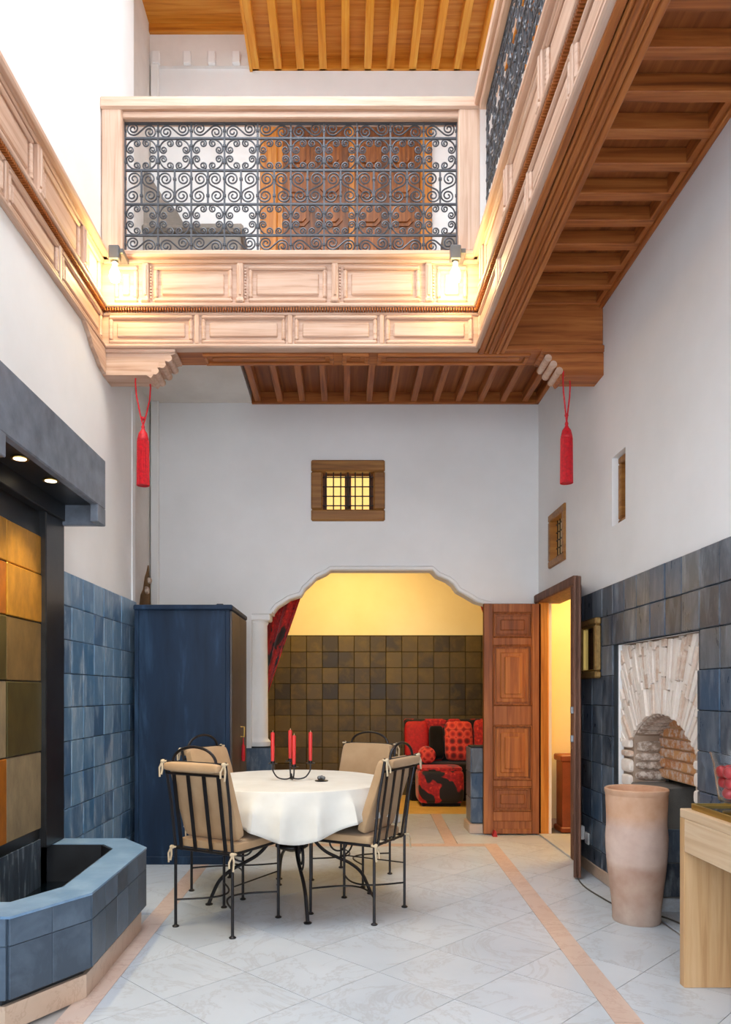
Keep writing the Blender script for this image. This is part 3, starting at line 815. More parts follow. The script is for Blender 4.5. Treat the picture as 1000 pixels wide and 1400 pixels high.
fr_ = fascia('trim_4', 'pale carved wooden parapet panels of the right gallery', LL, [DF-4.93+.745*k for k in range(10)], [DF-4.465+.735*k for k in range(10)], (XG, DF, 0), -PI/2, 'Y')   # faces -X
# beams behind the parapets
bb = empty('trim_5'); struct(bb, 'dark panelled underside beam carrying the back gallery', 'beam')
MB().box(XA, XR, DF+0.05, 5.40, ZB, ZS+0.1).build('beam', 'shaded_wood_x', bb)
MB().box(1.10, XR, DF+0.02, DF+0.06, ZB+0.02, ZS+0.02, 0.006).build('end_board', 'shaded_wood_x', bb)
MB().box(1.10, XR, DF-0.01, DF+0.06, ZB-0.005, ZB+0.03, 0.006).build('moulding', 'shaded_wood_x', bb)
xs = [-1.0, -0.10, -0.04, 0.12, 0.20, 1.30]
for a, b_ in ((-1.0, -0.08), (-0.02, 0.17), (0.23, 1.30)):
    m = MB()
    for (p, q_, r, s) in ((a, b_, DF+0.06, DF+0.09), (a, b_, DF+0.20, DF+0.23), (a, a+0.03, DF+0.09, DF+0.20), (b_-0.03, b_, DF+0.09, DF+0.20)):
        m.box(p, q_, r, s, ZB-0.016, ZB+0.005, 0.006)
    m.box(a+0.06, b_-0.06, DF+0.12, DF+0.17, ZB-0.010, ZB+0.005, 0.006)
    m.build('soffit_panel', 'shaded_wood_x', bb)
br = empty('trim_6'); struct(br, 'grooved wooden beam under the right gallery parapet', 'beam')
MB().box(XG+0.02, 1.112, YB, DF+0.05, ZB, ZS+0.1).build('beam', 'shaded_wood_y', br)
for k, (a, b_) in enumerate(((0.93, 0.965), (0.972, 0.99), (0.997, 1.025), (1.032, 1.046), (1.053, 1.075), (1.082, 1.113))):
    MB().box(a, b_, YB, DF+0.05, ZB-0.014+0.004*(k % 2), ZB+0.005, 0.005).build('moulding', 'shaded_wood_y', br)
# corbels
def corbel(x0, x1, name, label, flip):
    """wall-side x0, free end x1"""
    c = empty(name); struct(c, label, 'bracket')
    L_ = abs(x1-x0); sg = 1 if x1 > x0 else -1
    pr = [(0, 3.645), (0, 3.495), (L_*.60, 3.495), (L_*.66, 3.475), (L_*.70, 3.50), (L_*.74, 3.545), (L_*.80, 3.548), (L_*.83, 3.585), (L_*.88, 3.592), (L_*.91, 3.628), (L_, 3.645)]
    MB().prism([(x0+sg*a, b_) for a, b_ in pr], DF+0.005, DF+0.20, 'Y').build('corbel', 'wood_x' if flip else 'shaded_wood_x', c)
    MB().box(min(x0, x1), max(x0, x1), DF-0.012, DF+0.22, 3.645, 3.672, 0.006).build('abacus', 'wood_x' if flip else 'shaded_wood_x', c)
    for a in (.72, .815, .90):
        zz = {.72: 3.522, .815: 3.566, .90: 3.61}[a]
        MB().tube([(x0+sg*L_*a, DF-0.002, zz), (x0+sg*L_*a, DF+0.207, zz)], 0.026, 10).build('scroll', 'wood_x', c, True)
    return c
corbel(XL+0.002, -1.17, 'trim_7', 'scalloped pale wooden corbel at the left end of the beam', True)
corbel(XR-0.002, 1.36, 'trim_8', 'scalloped wooden corbel at the right end of the beam', False)
MB().prism([(4.74, 3.668), (DF, 3.668), (DF, 3.50), (5.05, 3.51), (4.98, 3.545), (4.90, 3.57), (4.84, 3.62)], XL+0.002, XL+0.03, 'X').build('side_board', 'wood_y', bb)

# ------------------------------------------------------------------ wrought-iron railings
def spiral(cx, cz, r0, r1, a0, turns, n):
    """from outer radius r0 at angle a0 inwards"""
    return [(cx+(r0+(r1-r0)*k/n)*math.cos(a0+2*PI*turns*k/n), 0, cz+(r0+(r1-r0)*k/n)*math.sin(a0+2*PI*turns*k/n)) for k in range(n+1)]
TR = 0.0056
def s_scroll(dx, dz, r, flip=1):
    """two spirals joined by an S: centres at (-dx,-dz) and (dx,dz)"""
    L_ = math.hypot(dx, dz); ang = math.atan2(dz, dx)
    a = math.acos(min(1, r/L_))*flip
    s1 = spiral(dx, dz, r, r*0.18, ang+PI+a, 1.9*flip, 34)
    s2 = [(-p[0], 0, -p[2]) for p in s1]
    return s2[::-1]+s1
def c_scroll(s):
    """corner scroll for a square cell of half side s (top right corner): arc hugging the corner, a small spiral at each end"""
    r = s*0.24
    ca, cb_ = (s*0.30, s*0.70), (s*0.70, s*0.30)
    s1 = spiral(ca[0], ca[1], r, r*0.2, PI/2, 1.5, 22)
    s2 = spiral(cb_[0], cb_[1], r, r*0.2, 0, -1.5, 22)
    arc = [(s*0.30+(s*0.64)*math.sin(t)*1.0, 0, s*0.30+(s*0.64)*math.cos(t)) for t in [PI/2*k/8 for k in range(9)]]
    return s1[::-1]+arc[1:-1]+s2
CW = 0.2305
def iron_mesh(pts): return MB().tube(pts, TR, 5).mesh('scroll', 'wrought_grey', True)
rows = [(5.258, 5.147), (5.147, 4.925), (4.925, 4.69), (4.69, 4.474), (4.474, 4.345)]
mesh_h = iron_mesh(s_scroll(CW*0.25, 0.012, 0.047, 1)); mesh_h2 = iron_mesh([(-p[0], 0, p[2]) for p in s_scroll(CW*0.25, 0.012, 0.047, 1)])
mesh_v = iron_mesh(s_scroll(0.006, 0.058, 0.050, 1)); mesh_v2 = iron_mesh([(-p[0], 0, p[2]) for p in s_scroll(0.006, 0.058, 0.050, 1)])
mesh_c = iron_mesh(c_scroll(CW*0.48))
collar = MB().box(-0.011, 0.011, -0.009, 0.009, -0.010, 0.010, 0.003).mesh('collar', 'wrought_grey')
def iron_panel(parent, ncols, x0):
    W = ncols*CW
    for z in (5.250, 5.147, 4.925, 4.69, 4.474, 4.352):
        MB().box(x0, x0+W, -0.007, 0.007, z-0.006, z+0.006).build('crossbar', 'wrought_grey', parent)
    vb = MB().box(-0.006, 0.006, -0.006, 0.006, 4.345, 5.258).mesh('upright', 'wrought_grey')
    for i in range(ncols+1):
        put('upright', vb, parent, (x0+i*CW, 0, 0))
        for z in (5.20, 5.095, 4.98, 4.87, 4.75, 4.63, 4.53, 4.41): put('collar', collar, parent, (x0+i*CW, 0, z))
    hb = MB().box(-0.006, 0.006, -0.006, 0.006, 4.69, 4.925).mesh('upright_short', 'wrought_grey')
    for i in range(ncols):
        xc = x0+(i+0.5)*CW
        put('upright', hb, parent, (xc, 0, 0)); put('collar', collar, parent, (xc, 0, 4.865)); put('collar', collar, parent, (xc, 0, 4.75))
        for (a, b_) in (rows[0], rows[4]):
            put('scroll', mesh_h if i % 2 else mesh_h2, parent, (xc, 0, (a+b_)/2))
        for sx in (-1, 1):
            put('scroll', mesh_v if (i % 2)*2-1 == sx else mesh_v2, parent, (xc+sx*CW/4, 0, (rows[2][0]+rows[2][1])/2))
        for (a, b_) in (rows[1], rows[3]):
            for k in range(4): put('scroll', mesh_c, parent, (xc, 0, (a+b_)/2), (0, k*PI/2, 0), (1, 1, 1))
rb = empty('balcony_railing', (FX0, DF, 0)); tag(rb, 'scrolled iron railing in a pale wooden frame across the back gallery', 'railing', 'gallery railings')
W10 = 10*CW
MB().box(0.0, 0.145, -0.03, 0.09, ZT, 5.385, 0.010).build('post', 'wood_z', rb)
MB().box(0.145+W10+0.005, XG-FX0-0.0, -0.03, 0.09, ZT, 5.385, 0.010).build('post', 'wood_z', rb)
MB().box(-0.008, XG-FX0+0.0, -0.045, 0.10, 5.305, 5.39, 0.012).build('top_rail', 'wood_x', rb)
MB().box(0.13, 0.16+W10, -0.015, 0.075, 5.258, 5.305, 0.006).build('sub_rail', 'wood_x', rb)
g = empty('iron_grille', (0, 0.03, 0)); g.parent = rb
iron_panel(g, 10, 0.147)
rr = empty('balcony_railing', (XG, DF-0.03, 0), -PI/2); tag(rr, 'scrolled iron railing receding along the right gallery', 'railing', 'gallery railings')
MB().box(0.02, 3.2, -0.045, 0.10, 5.305, 5.39, 0.012).build('top_rail', 'wood_x', rr)
MB().box(0.05, 3.2, -0.015, 0.075, 5.258, 5.305, 0.006).build('sub_rail', 'wood_x', rr)
MB().box(2.38+0.06, 2.38+0.2, -0.03, 0.09, ZT, 5.31, 0.010).build('post', 'wood_z', rr)
g2 = empty('iron_grille', (0, 0.03, 0)); g2.parent = rr
iron_panel(g2, 10, 0.10)
# ================================================================== UPPER FLOOR
up = struct(empty('ceiling'), 'wooden joisted ceiling above the back gallery, warm lamp light in its colour', 'ceiling')
ZU = 7.05
MB().box(-0.86, XR, 5.1, DB, ZU+0.10, ZU+0.14).build('board', 'lamplit_wood_x', up)
x = -0.86
while x < XR:
    MB().box(x, x+0.07, 5.1, DB, ZU, ZU+0.10, 0.004).build('joist', 'lamplit_wood_y', up); x += 0.207
MB().box(-0.86, XR, DB-0.02, DB, ZU, ZU+0.1).build('wall_plate', 'lamplit_wood_x', up)
MB().box(-0.88, -0.855, 5.1, DB, ZU-0.01, ZU+0.5).build('edge_board', 'lamplit_wood_y', up)
MB().box(XA, -0.86, 5.1, DB, 7.44, 7.5).build('board', 'lamplit_wood_x', up)
MB().box(XA, -0.86, DB-0.06, DB, 7.36, 7.44, 0.004).build('wall_plate', 'lamplit_wood_x', up)
u2 = struct(empty('ceiling'), 'wooden ceiling above the right gallery, warm lamp light in its colour', 'ceiling')
MB().box(XG, XR, YB, 5.1, ZU+0.10, ZU+0.14).build('board', 'lamplit_wood_x', u2)
y = 5.0
while y > 2.5:
    MB().box(XG, XR, y, y+0.07, ZU, ZU+0.10, 0.004).build('joist', 'lamplit_wood_x', u2); y -= 0.207
# roof slabs above (close the volume; near slab added to cut sky light)
rf = MB(); rf.box(-2.1, XG, YB-.3, 1.2, 8.3, 8.4); rf.box(-2.1, 2.12, 5.1, DB+0.28, 8.3, 8.4); rf.box(XG, 2.12, YB-.3, 5.1, 8.3, 8.4); rf.box(XG, 2.12, 5.0, 5.1, 7.19, 8.3); rf.box(-2.1, XG, 5.06, 5.1, 7.5, 8.3); rf.box(XG-.03, XG, YB, 5.1, 7.05, 8.3)
rf = rf.build('ceiling_roof', 'white_plaster'); struct(rf, 'unseen white upper walls and roof slabs narrowing the roof opening', 'ceiling')
# rough plaster strip with toothing under the left ceiling
wt = MB().box(XA, -0.86, DB-0.03, DB, ZU+0.02, 7.36).build('wall_strip', 'rough_plaster'); struct(wt, 'rough white plaster band with small projecting teeth', 'wall')
for px in (-1.735, -1.45, -1.225, -1.0): MB().box(px-0.035, px+0.035, DB-0.07, DB-0.03, ZU+0.02, ZU+0.13, 0.006).build('tooth', 'white_plaster', wt)
# upper door
ud = struct(empty('door_2'), 'tall carved wooden double door behind the balcony railing', 'door')
MB().box(-0.78, -0.62, DB-0.06, DB, ZT-0.05, 6.62, 0.01).build('jamb', 'gold_wood_z', ud)
MB().box(0.69, 0.80, DB-0.06, DB, ZT-0.05, 6.62, 0.01).build('jamb', 'gold_wood_z', ud)
MB().box(-0.80, 0.82, DB-0.07, DB, 6.52, 6.64, 0.01).build('lintel', 'lamplit_wood_x', ud)
pmh = MB()
def octo(r, c): return [(-r+c, -r), (r-c, -r), (r, -r+c), (r, r-c), (r-c, r), (-r+c, r), (-r, r-c), (-r, -r+c)]
pmh.prism(octo(0.118, 0.05), -0.010, 0.0, 'Y'); pmh.prism(octo(0.085, 0.03), -0.024, -0.01, 'Y')
pmh = pmh.mesh('panel', 'dark_panel_wood')
for k, (a, b_) in enumerate(((-0.62, 0.035), (0.037, 0.69))):
    lf = MB().box(a, b_, DB-0.045, DB-0.005, ZT-0.05, 6.52, 0.004).build('leaf', 'dark_door_wood', ud)
    for i in range(2):
        for j in range(7):
            put('panel', pmh, lf, (a+(b_-a)*(0.27+0.46*i), DB-0.045, 4.62+j*0.27))
    MB().box(a, a+0.05, DB-0.056, DB-0.04, ZT-.05, 6.52, 0.004).build('stile', 'gold_wood_z', lf)
# grey stone steps and parapet at the far left of the upper gallery
stp = struct(MB().box(XA, -0.93, 6.62, DB, ZT-0.05, 5.38, 0.02).build('wall_upper_ledge', 'grey_stone'), 'low grey stone ledge seen through the left of the railing', 'wall')
MB().box(XA, -0.90, 6.58, DB, 5.38, 5.45, 0.02).build('coping', 'grey_stone', stp)
MB().prism([(XA, 5.45), (-1.42, 5.45), (-1.5, 5.6), (-1.62, 5.72), (XA, 6.0)], 6.66, DB, 'Y').build('rubble_slope', 'grey_stone', stp)
sb = struct(MB().box(0.86, 1.05, 6.55, 6.75, ZT-0.05, 5.36, 0.03).build('wall_upper_block', 'grey_stone'), 'small grey stone block behind the right end of the railing', 'wall')

# ================================================================== BULBS
def bulb(x, y, z, arm, label):
    b_ = empty('wall_bulb', (x, y, z)); tag(b_, label, 'lamp', 'bare bulbs on the parapet')
    MB().box(-0.035, 0.035, -0.03, 0.03, 0.105, 0.20, 0.006).build('holder', 'metal_grey', b_)
    MB().box(min(0, arm)-0.01, max(0, arm)+0.01, -0.012, DF-0.056-y, 0.15, 0.185, 0.004).build('bracket', 'metal_grey', b_)
    MB().lathe([(0.022, 0.115), (0.024, 0.09), (0.016, 0.085)], 14).build('socket', 'metal_grey', b_, True)
    MB().lathe([(0.012, 0.088), (0.018, 0.06), (0.032, 0.03), (0.036, 0.0), (0.028, -0.028), (0.0, -0.04)], 16).build('glass_bulb', 'bulb_glow', b_, True)
    l = bpy.data.lights.new('bulb_light', 'POINT'); l.energy = 3.0; l.color = (1.0, 0.72, 0.16); l.shadow_soft_size = 0.06
    o = bpy.data.objects.new('bulb_light', l); C.objects.link(o); o.location = (0, -0.055, -0.005); o.parent = b_
bulb(-1.535, 4.97, 4.07, 0.05, 'glowing bare bulb in the left corner of the wooden parapet')
bulb(0.735, 4.97, 4.07, 0.06, 'glowing bare bulb at the right corner of the wooden parapet')

# ================================================================== TASSELS
def tassel(x, y, zt, zb, label):
    t_ = empty('tassel', (x, y, zb)); tag(t_, label, 'tassel', 'red tassels hanging from the corbels')
    H = zt-zb
    prof = [(0.040, 0.0)]
    for k in range(1, 8): prof.append((0.041-0.001*k+0.0015*(k % 2), 0.04*k))
    prof += [(0.036, 0.305), (0.040, 0.31), (0.040, 0.325)]
    m = MB(); m.lathe(prof, 24)
    # strands
    for k in range(28):
        a = 2*PI*k/28; m.tube([(0.040*math.cos(a), 0.040*math.sin(a), -0.004), (0.037*math.cos(a), 0.037*math.sin(a), 0.31)], 0.005, 4)
    m.build('skirt', 'red_silk', t_, True)
    MB().lathe([(0.040, 0.322), (0.036, 0.34), (0.030, 0.365), (0.016, 0.385), (0.010, 0.40), (0.013, 0.41), (0.008, 0.425), (0.0, 0.43)], 20).build('head', 'red_silk', t_, True)
    for s in (-1, 1):
        MB().tube([(0, 0, 0.42), (s*0.012, 0.02*s, 0.48), (s*0.035, 0.045*s, 0.62), (s*0.040, 0.05*s, H-0.02), (s*0.036, 0.05*s, H+0.03)], 0.0055, 6).build('cord', 'red_silk', t_, True)
    MB().superbox(0.014, 0.014, 0.014, 1, 1, 10, 6, (0, 0, 0.47)).build('knot', 'red_silk', t_, True)
tassel(-1.425, 5.26, 3.49, 2.763, 'red silk tassel hanging from the left corbel beside the pipe')
tassel(1.545, 5.20, 3.49, 2.763, 'red silk tassel hanging from the right corbel near the door')

# ================================================================== BLUE CABINET
cab = empty('storage_cabinet', (-1.225, 6.06, 0)); tag(cab, 'tall dark blue painted cabinet in the back left corner', 'cabinet')
hx, hy = 0.37, 0.42
MB().box(-hx+0.01, hx-0.02, -hy+0.012, hy, 0.05, 1.93).build('body', 'painted_blue', cab)
for (a, b_) in ((-hx, -hx+0.035), (hx-0.05, hx-0.015)): MB().box(a, b_, -hy, -hy+0.03, 0.05, 1.93, 0.004).build('stile', 'painted_blue', cab)
MB().box(-hx, hx-0.015, -hy, -hy+0.03, 0.0, 0.06, 0.004).build('plinth', 'painted_blue', cab)
MB().box(-hx-0.005, hx+0.005, -hy-0.012, hy, 1.925, 1.965, 0.008).build('top', 'painted_blue', cab)
simple('cab_door', rgb((74, 66, 62)), 0.45, 0, 5, 0.2)
for k, (a, b_) in enumerate(((-hy+0.01, -0.003), (0.003, hy-0.01))):
    dd = MB().box(hx-0.02, hx, a, b_, 0.07, 1.92, 0.004).build('door', 'cab_door', cab)
MB().tube([(hx, 0.05, 1.02), (hx+0.03, 0.05, 1.02), (hx+0.03, 0.05, 0.94), (hx, 0.05, 0.94)], 0.006, 6).build('handle', 'brass', dd, True)
ky = MB().lathe([(0.014, 0.74), (0.016, 0.78), (0.013, 0.86), (0.006, 0.88), (0.003, 0.93)], 12, hx+0.02, 0.06).build('key_tassel', 'red_silk', dd, True)
sm = MB().box(-0.03, 0.03, -0.02, 0.02, 0, 0.03, 0.008).build('small_box', 'slate_dark'); sm.location = (-0.98, 5.85, 1.966); tag(sm, 'tiny dark object lying on top of the blue cabinet', 'box')

# ================================================================== FOUNTAIN
# back panel of gold leaf squares, black pilasters, hood with spots, half-octagon basin
ZFR = 0.45
fo = empty('wall_fountain', (0, 0, 0)); tag(fo, 'blue tiled wall fountain with gold panels and angular basin', 'fountain')
MB().box(XL, XL+0.006, 2.9, 4.09, 0.05, 2.34).build('back_slab', 'black_tile', fo)
MB().box(XL+0.006, XL+0.014, 2.9, 4.085, 0.2, 0.50, 0.002).build('wet_slab', 'wet_slate', fo)
gm = ['gold_bright', 'gold_brown', 'gold_olive', 'gold_stone', 'gold_amber']
zr = [2.158, 1.945, 1.681, 1.359, 0.978, 0.555]
sch = {0: [0, 0, 0], 1: [0, 0, 4], 2: [1, 2, 0], 3: [2, 3, 2], 4: [3, 2, 0]}
ys = [4.165, 3.665, 3.165, 2.90]
for r in range(5):
    for c in range(3):
        mt = gm[[[0, 0, 0], [0, 4, 0], [1, 2, 1], [2, 3, 0], [3, 4, 1]][r][c]]
        MB().box(XL+0.004, XL+0.016+0.003*((r+c) % 2), ys[c+1]+0.003, min(ys[c], 4.09)-0.003, zr[r+1]+0.003, zr[r]-0.003, 0.004).build('gold_panel', mt, fo)
for (a, b_) in ((4.08, 4.345), (2.74, 2.92)):
    MB().box(XL, XL+0.045, a, b_, ZFR, 2.36, 0.006).build('pilaster', 'black_tile', fo)
# hood
XH = -1.40; h0, h1 = 2.84, 4.36
hd = MB().box(XH-0.045, XH, h0, h1, 2.365, 2.655, 0.006).build('hood_front', 'slate', fo)
for (a, b_) in ((h1-0.14, h1), (h0, 3.08)): MB().box(XH-0.045, XH, a, b_, 2.27, 2.37, 0.004).build('hood_drop', 'slate', fo)
MB().box(XL, XH-0.04, h0+0.045, h1-0.045, 2.60, 2.648).build('hood_top', 'slate', fo)
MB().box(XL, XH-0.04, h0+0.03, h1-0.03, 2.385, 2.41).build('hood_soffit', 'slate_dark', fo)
for (a, b_) in ((h1-0.045, h1), (h0, h0+0.045)): MB().box(XL, XH-0.02, a, b_, 2.27, 2.65, 0.006).build('hood_end', 'slate', fo)
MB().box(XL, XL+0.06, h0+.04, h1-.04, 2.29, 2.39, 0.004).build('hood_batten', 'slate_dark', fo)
for (y, x) in ((3.44, -1.50), (3.80, -1.50)):
    s_ = MB().lathe([(0.036, 2.386), (0.042, 2.380), (0.040, 2.376), (0.030, 2.378)], 18, x, y).build('spotlight', 'brass', fo, True)
    MB().lathe([(0.0, 2.3745), (0.029, 2.3765)], 16, x, y).build('lens', 'spot_glow', s_)
    l = bpy.data.lights.new('spot_light', 'SPOT'); l.energy = 26; l.color = (1.0, 0.78, 0.40); l.spot_size = math.radians(100); l.spot_blend = 0.6; l.shadow_soft_size = 0.03
    o = bpy.data.objects.new('spot_light', l); C.objects.link(o); o.location = (x, y, 2.365); o.rotation_euler = (0, math.radians(-14), 0); o.parent = fo
# basin
ZF = 0.45
outer = [(XL, 2.83), (-1.272, 2.83), (-1.076, 3.17), (-1.09, 4.10), (-1.283, 4.355), (XL, 4.355)]
inner = [(XL+.004, 3.03), (-1.36, 3.03), (-1.235, 3.27), (-1.265, 4.07), (-1.36, 4.195), (XL+.004, 4.195)]
def ringwall(ou, inn, z0, z1):
    n = len(ou); vs = [(x, y, z) for z in (z0, z1) for x, y in ou]+[(x, y, z) for z in (z0, z1) for x, y in inn]
    fs = []
    for i in range(n):
        j = (i+1) % n
        fs += [(i, j, n+j, n+i), (2*n+i, 3*n+i, 3*n+j, 2*n+j), (n+i, n+j, 3*n+j, 3*n+i), (i, 2*n+i, 2*n+j, j)]
    return MB().add(vs, fs)
def off(poly, g):
    cx, cy = XL, 3.59
    out = []
    for x, y in poly:
        out.append((x if x <= XL+.031 else x-g*0.9, y+(g if y < cy else -g)*(0.6 if x < -1.2 else 0.35)))
    return out
ringwall(outer, inner, ZF-0.010, ZF).build('rim', 'basin_rim_sheen', fo)
bw = ringwall(off(outer, 0.018), off(inner, -0.006), 0.13, ZF-0.010).build('basin_wall', 'basin_grout', fo)
ringwall(off(outer, 0.05), off(inner, 0.0), 0.10, 0.13).build('shadow_gap', 'slate_dark', fo)
bs = ringwall(off(outer, 0.030), off(inner, 0.0), 0.0, 0.10)
bs.build('plinth', 'beige_marble', fo)
ringwall(inner, off(inner, 0.012), 0.20, ZF-0.004).build('liner', 'slate_dark', fo)
MB().prism(inner, 0.12, 0.20, 'Z').build('basin_floor', 'slate_dark', fo)
MB().prism(off(inner, 0.002), 0.20, 0.24, 'Z').build('pool', 'water', fo)
# tiles on the outer faces
oo = off(outer, 0.016)
for i in range(len(oo)-1):
    (x0, y0_), (x1, y1_) = oo[i], oo[i+1]
    L_ = math.hypot(x1-x0, y1_-y0_); nn = max(1, round(L_/0.20)); tw = L_/nn
    ang = math.atan2(y1_-y0_, x1-x0)
    for k in range(nn):
        for (za, zb_) in ((0.131, 0.334), (0.336, 0.440)):
            f_ = (k+0.5)/nn
            put('tile', MB().box(-tw/2+.001, tw/2-.001, -0.014, 0.002, za, zb_, 0.002).mesh('tile_small', 'basin_tile'), bw, (x0+(x1-x0)*f_, y0_+(y1_-y0_)*f_, 0), (0, 0, ang))
# ================================================================== TABLE
TX, TY, TZ = -0.335, 4.70, 0.745
tb_ = empty('round_table', (TX, TY, 0)); tag(tb_, 'round wrought iron table with scrolled legs under a white cloth', 'table')
MB().lathe([(0.565, TZ-0.03), (0.575, TZ-0.02), (0.575, TZ-0.006), (0.565, TZ)], 48).build('tabletop', 'iron', tb_)
for k in range(4):
    a = math.radians(-76)+k*PI/2
    def rz_(r, z): return (r*math.cos(a), r*math.sin(a), z)
    pr = [(.12, .715), (.10, .60), (.105, .48), (.14, .375), (.21, .295), (.30, .245), (.38, .205), (.45, .145), (.49, .07), (.515, .008)]
    # smooth with Catmull-Rom
    def cr(P, n=5):
        out = []
        for i in range(len(P)-1):
            p0, p1, p2, p3 = P[max(i-1, 0)], P[i], P[i+1], P[min(i+2, len(P)-1)]
            for s in range(n):
                t = s/n
                out.append(tuple(0.5*(2*p1[q]+(p2[q]-p0[q])*t+(2*p0[q]-5*p1[q]+4*p2[q]-p3[q])*t*t+(3*p1[q]-p0[q]-3*p2[q]+p3[q])*t**3) for q in range(len(p1))))
        out.append(P[-1]); return out
    lg = MB().tube([rz_(*p) for p in cr(pr)], 0.011, 8).build('leg', 'iron', tb_, True)
    m = MB(); m.lathe([(0.022, 0), (0.024, 0.006), (0.012, 0.012)], 10, 0.515*math.cos(a), 0.515*math.sin(a)); m.build('foot', 'iron', lg)
    sp_ = [(.31+r*math.cos(t), .345+r*math.sin(t)) for r, t in [(.092-.062*q/44, -PI/2+2*PI*1.75*q/44) for q in range(45)]]
    MB().tube([rz_(*p) for p in sp_], 0.006, 6).build('scroll', 'iron', lg, True)
MB().lathe([(0.02, 0.30), (0.09, 0.325), (0.105, 0.335), (0.105, 0.345), (0.02, 0.35)], 20).build('hub', 'iron', tb_, True)
for k in range(6):
    a = k*PI/3; MB().tube([(0.06*math.cos(a), 0.06*math.sin(a), 0.34), (0.075*math.cos(a), 0.075*math.sin(a), 0.52), (0.11*math.cos(a), 0.11*math.sin(a), 0.715)], 0.005, 5).build('stay', 'iron', tb_)

# tablecloth: a square cloth over the round top, corners hanging in folds
def cloth():
    N_ = 240; RT = 0.60
    th0 = math.radians(-84)
    vs = []; fs = []
    rings = [0.0, 0.2, 0.4, 0.54, 0.585]; nd = 12
    for r in rings:
        for k in range(N_): a = 2*PI*k/N_; vs.append((r*math.cos(a), r*math.sin(a), TZ+0.006))
    for j in range(nd+1):
        s = j/nd
        for k in range(N_):
            a = 2*PI*k/N_
            c = abs(math.cos(2*(a-th0)/1.0))
            corner = max(0, math.cos(4*(a-th0)))**1.0
            drop = 0.165+0.105*(0.5+0.5*math.cos(4*(a-th0)))**1.4
            fold = 1.0-1.5*abs(math.sin(a*12.5+1.1*math.sin(3*a+0.5)))**0.8+0.45*math.sin(a*7+0.9)
            amp = 0.036*s**0.6
            # rounding over the edge then falling
            if s < 0.15: rr_, zz = RT-0.012+0.014*math.sin(s/0.15*PI/2), TZ+0.006-0.012*(1-math.cos(s/0.15*PI/2))
            else:
                q_ = (s-0.15)/0.85
                rr_ = RT+0.002+0.010*q_+amp*(fold+0.95)*min(1, q_*2.5); zz = TZ-0.006-drop*q_+0.006*fold*q_
            vs.append((rr_*math.cos(a), rr_*math.sin(a), zz))
    n_r = len(rings)+nd+1
    for i in range(n_r-1):
        for k in range(N_):
            l = (k+1) % N_; fs.append((i*N_+k, i*N_+l, (i+1)*N_+l, (i+1)*N_+k))
    o = MB().add(vs, fs).build('tablecloth', 'table_linen', None, True)
    md = o.modifiers.new('thickness', 'SOLIDIFY'); md.thickness = 0.003; md.offset = 1
    o.location = (TX, TY, 0)
    return o
tag(cloth(), 'white linen cloth draped in folds over the round table', 'tablecloth')
ZC = TZ+0.0105
# candelabrum: four cups on looped wire
cn = empty('candle_holder', (-0.335, 4.66, ZC)); tag(cn, 'black wire candle holder with four cups on the white cloth', 'candle holder')
cups = [(-0.115, -0.02, 0.105), (-0.012, 0.06, 0.115), (0.02, -0.055, 0.088), (0.118, 0.015, 0.105)]
for (x, y, z) in cups:
    arm = [(x, y, z-0.006), (x*0.98, y*0.98, z*0.55), (x*0.75, y*0.75, 0.018), (x*0.4, y*0.4, 0.006), (x*0.08, y*0.08, 0.012), (0, 0, 0.04)]
    MB().tube(cr(arm, 5), 0.0045, 6).build('arm', 'iron', cn, True)
    MB().lathe([(0.004, z-0.008), (0.026, z-0.004), (0.029, z+0.001), (0.014, z+0.002), (0.014, z+0.014), (0.011, z+0.014), (0.011, z+0.003)], 14, x, y).build('cup', 'iron', cn, True)
names_c = ['red candle at the left end of the wire holder', 'rear red candle in the middle of the wire holder', 'front red candle in the middle of the wire holder', 'red candle at the right end of the wire holder']
for (x, y, z), lb in zip(cups, names_c):
    ca = empty('candle', (-0.335+x, 4.66+y, ZC+z+0.004)); tag(ca, lb, 'candle', 'red candles on the table')
    MB().lathe([(0.0095, 0), (0.0105, 0.02), (0.0125, 0.18), (0.010, 0.188), (0.003, 0.190)], 14).build('wax', 'red_wax', ca, True)
    MB().tube([(0, 0, 0.186), (0.001, 0, 0.200)], 0.0016, 5).build('wick', 'wick', ca)
# small metal ornament
or_ = empty('table_ornament', (-0.145, 4.60, ZC)); tag(or_, 'tiny dark metal ornament lying on the white tablecloth', 'ornament')
MB().lathe([(0.040, 0), (0.042, 0.004), (0.030, 0.006)], 16).build('dish', 'iron', or_, True)
for (x, y, r) in ((-.014, 0, .013), (.012, -.006, .012), (0, .008, .014)): MB().superbox(r, r, r, .9, .9, 10, 7, (x, y, 0.012+r*.6)).build('bead', 'metal_grey', or_, True)

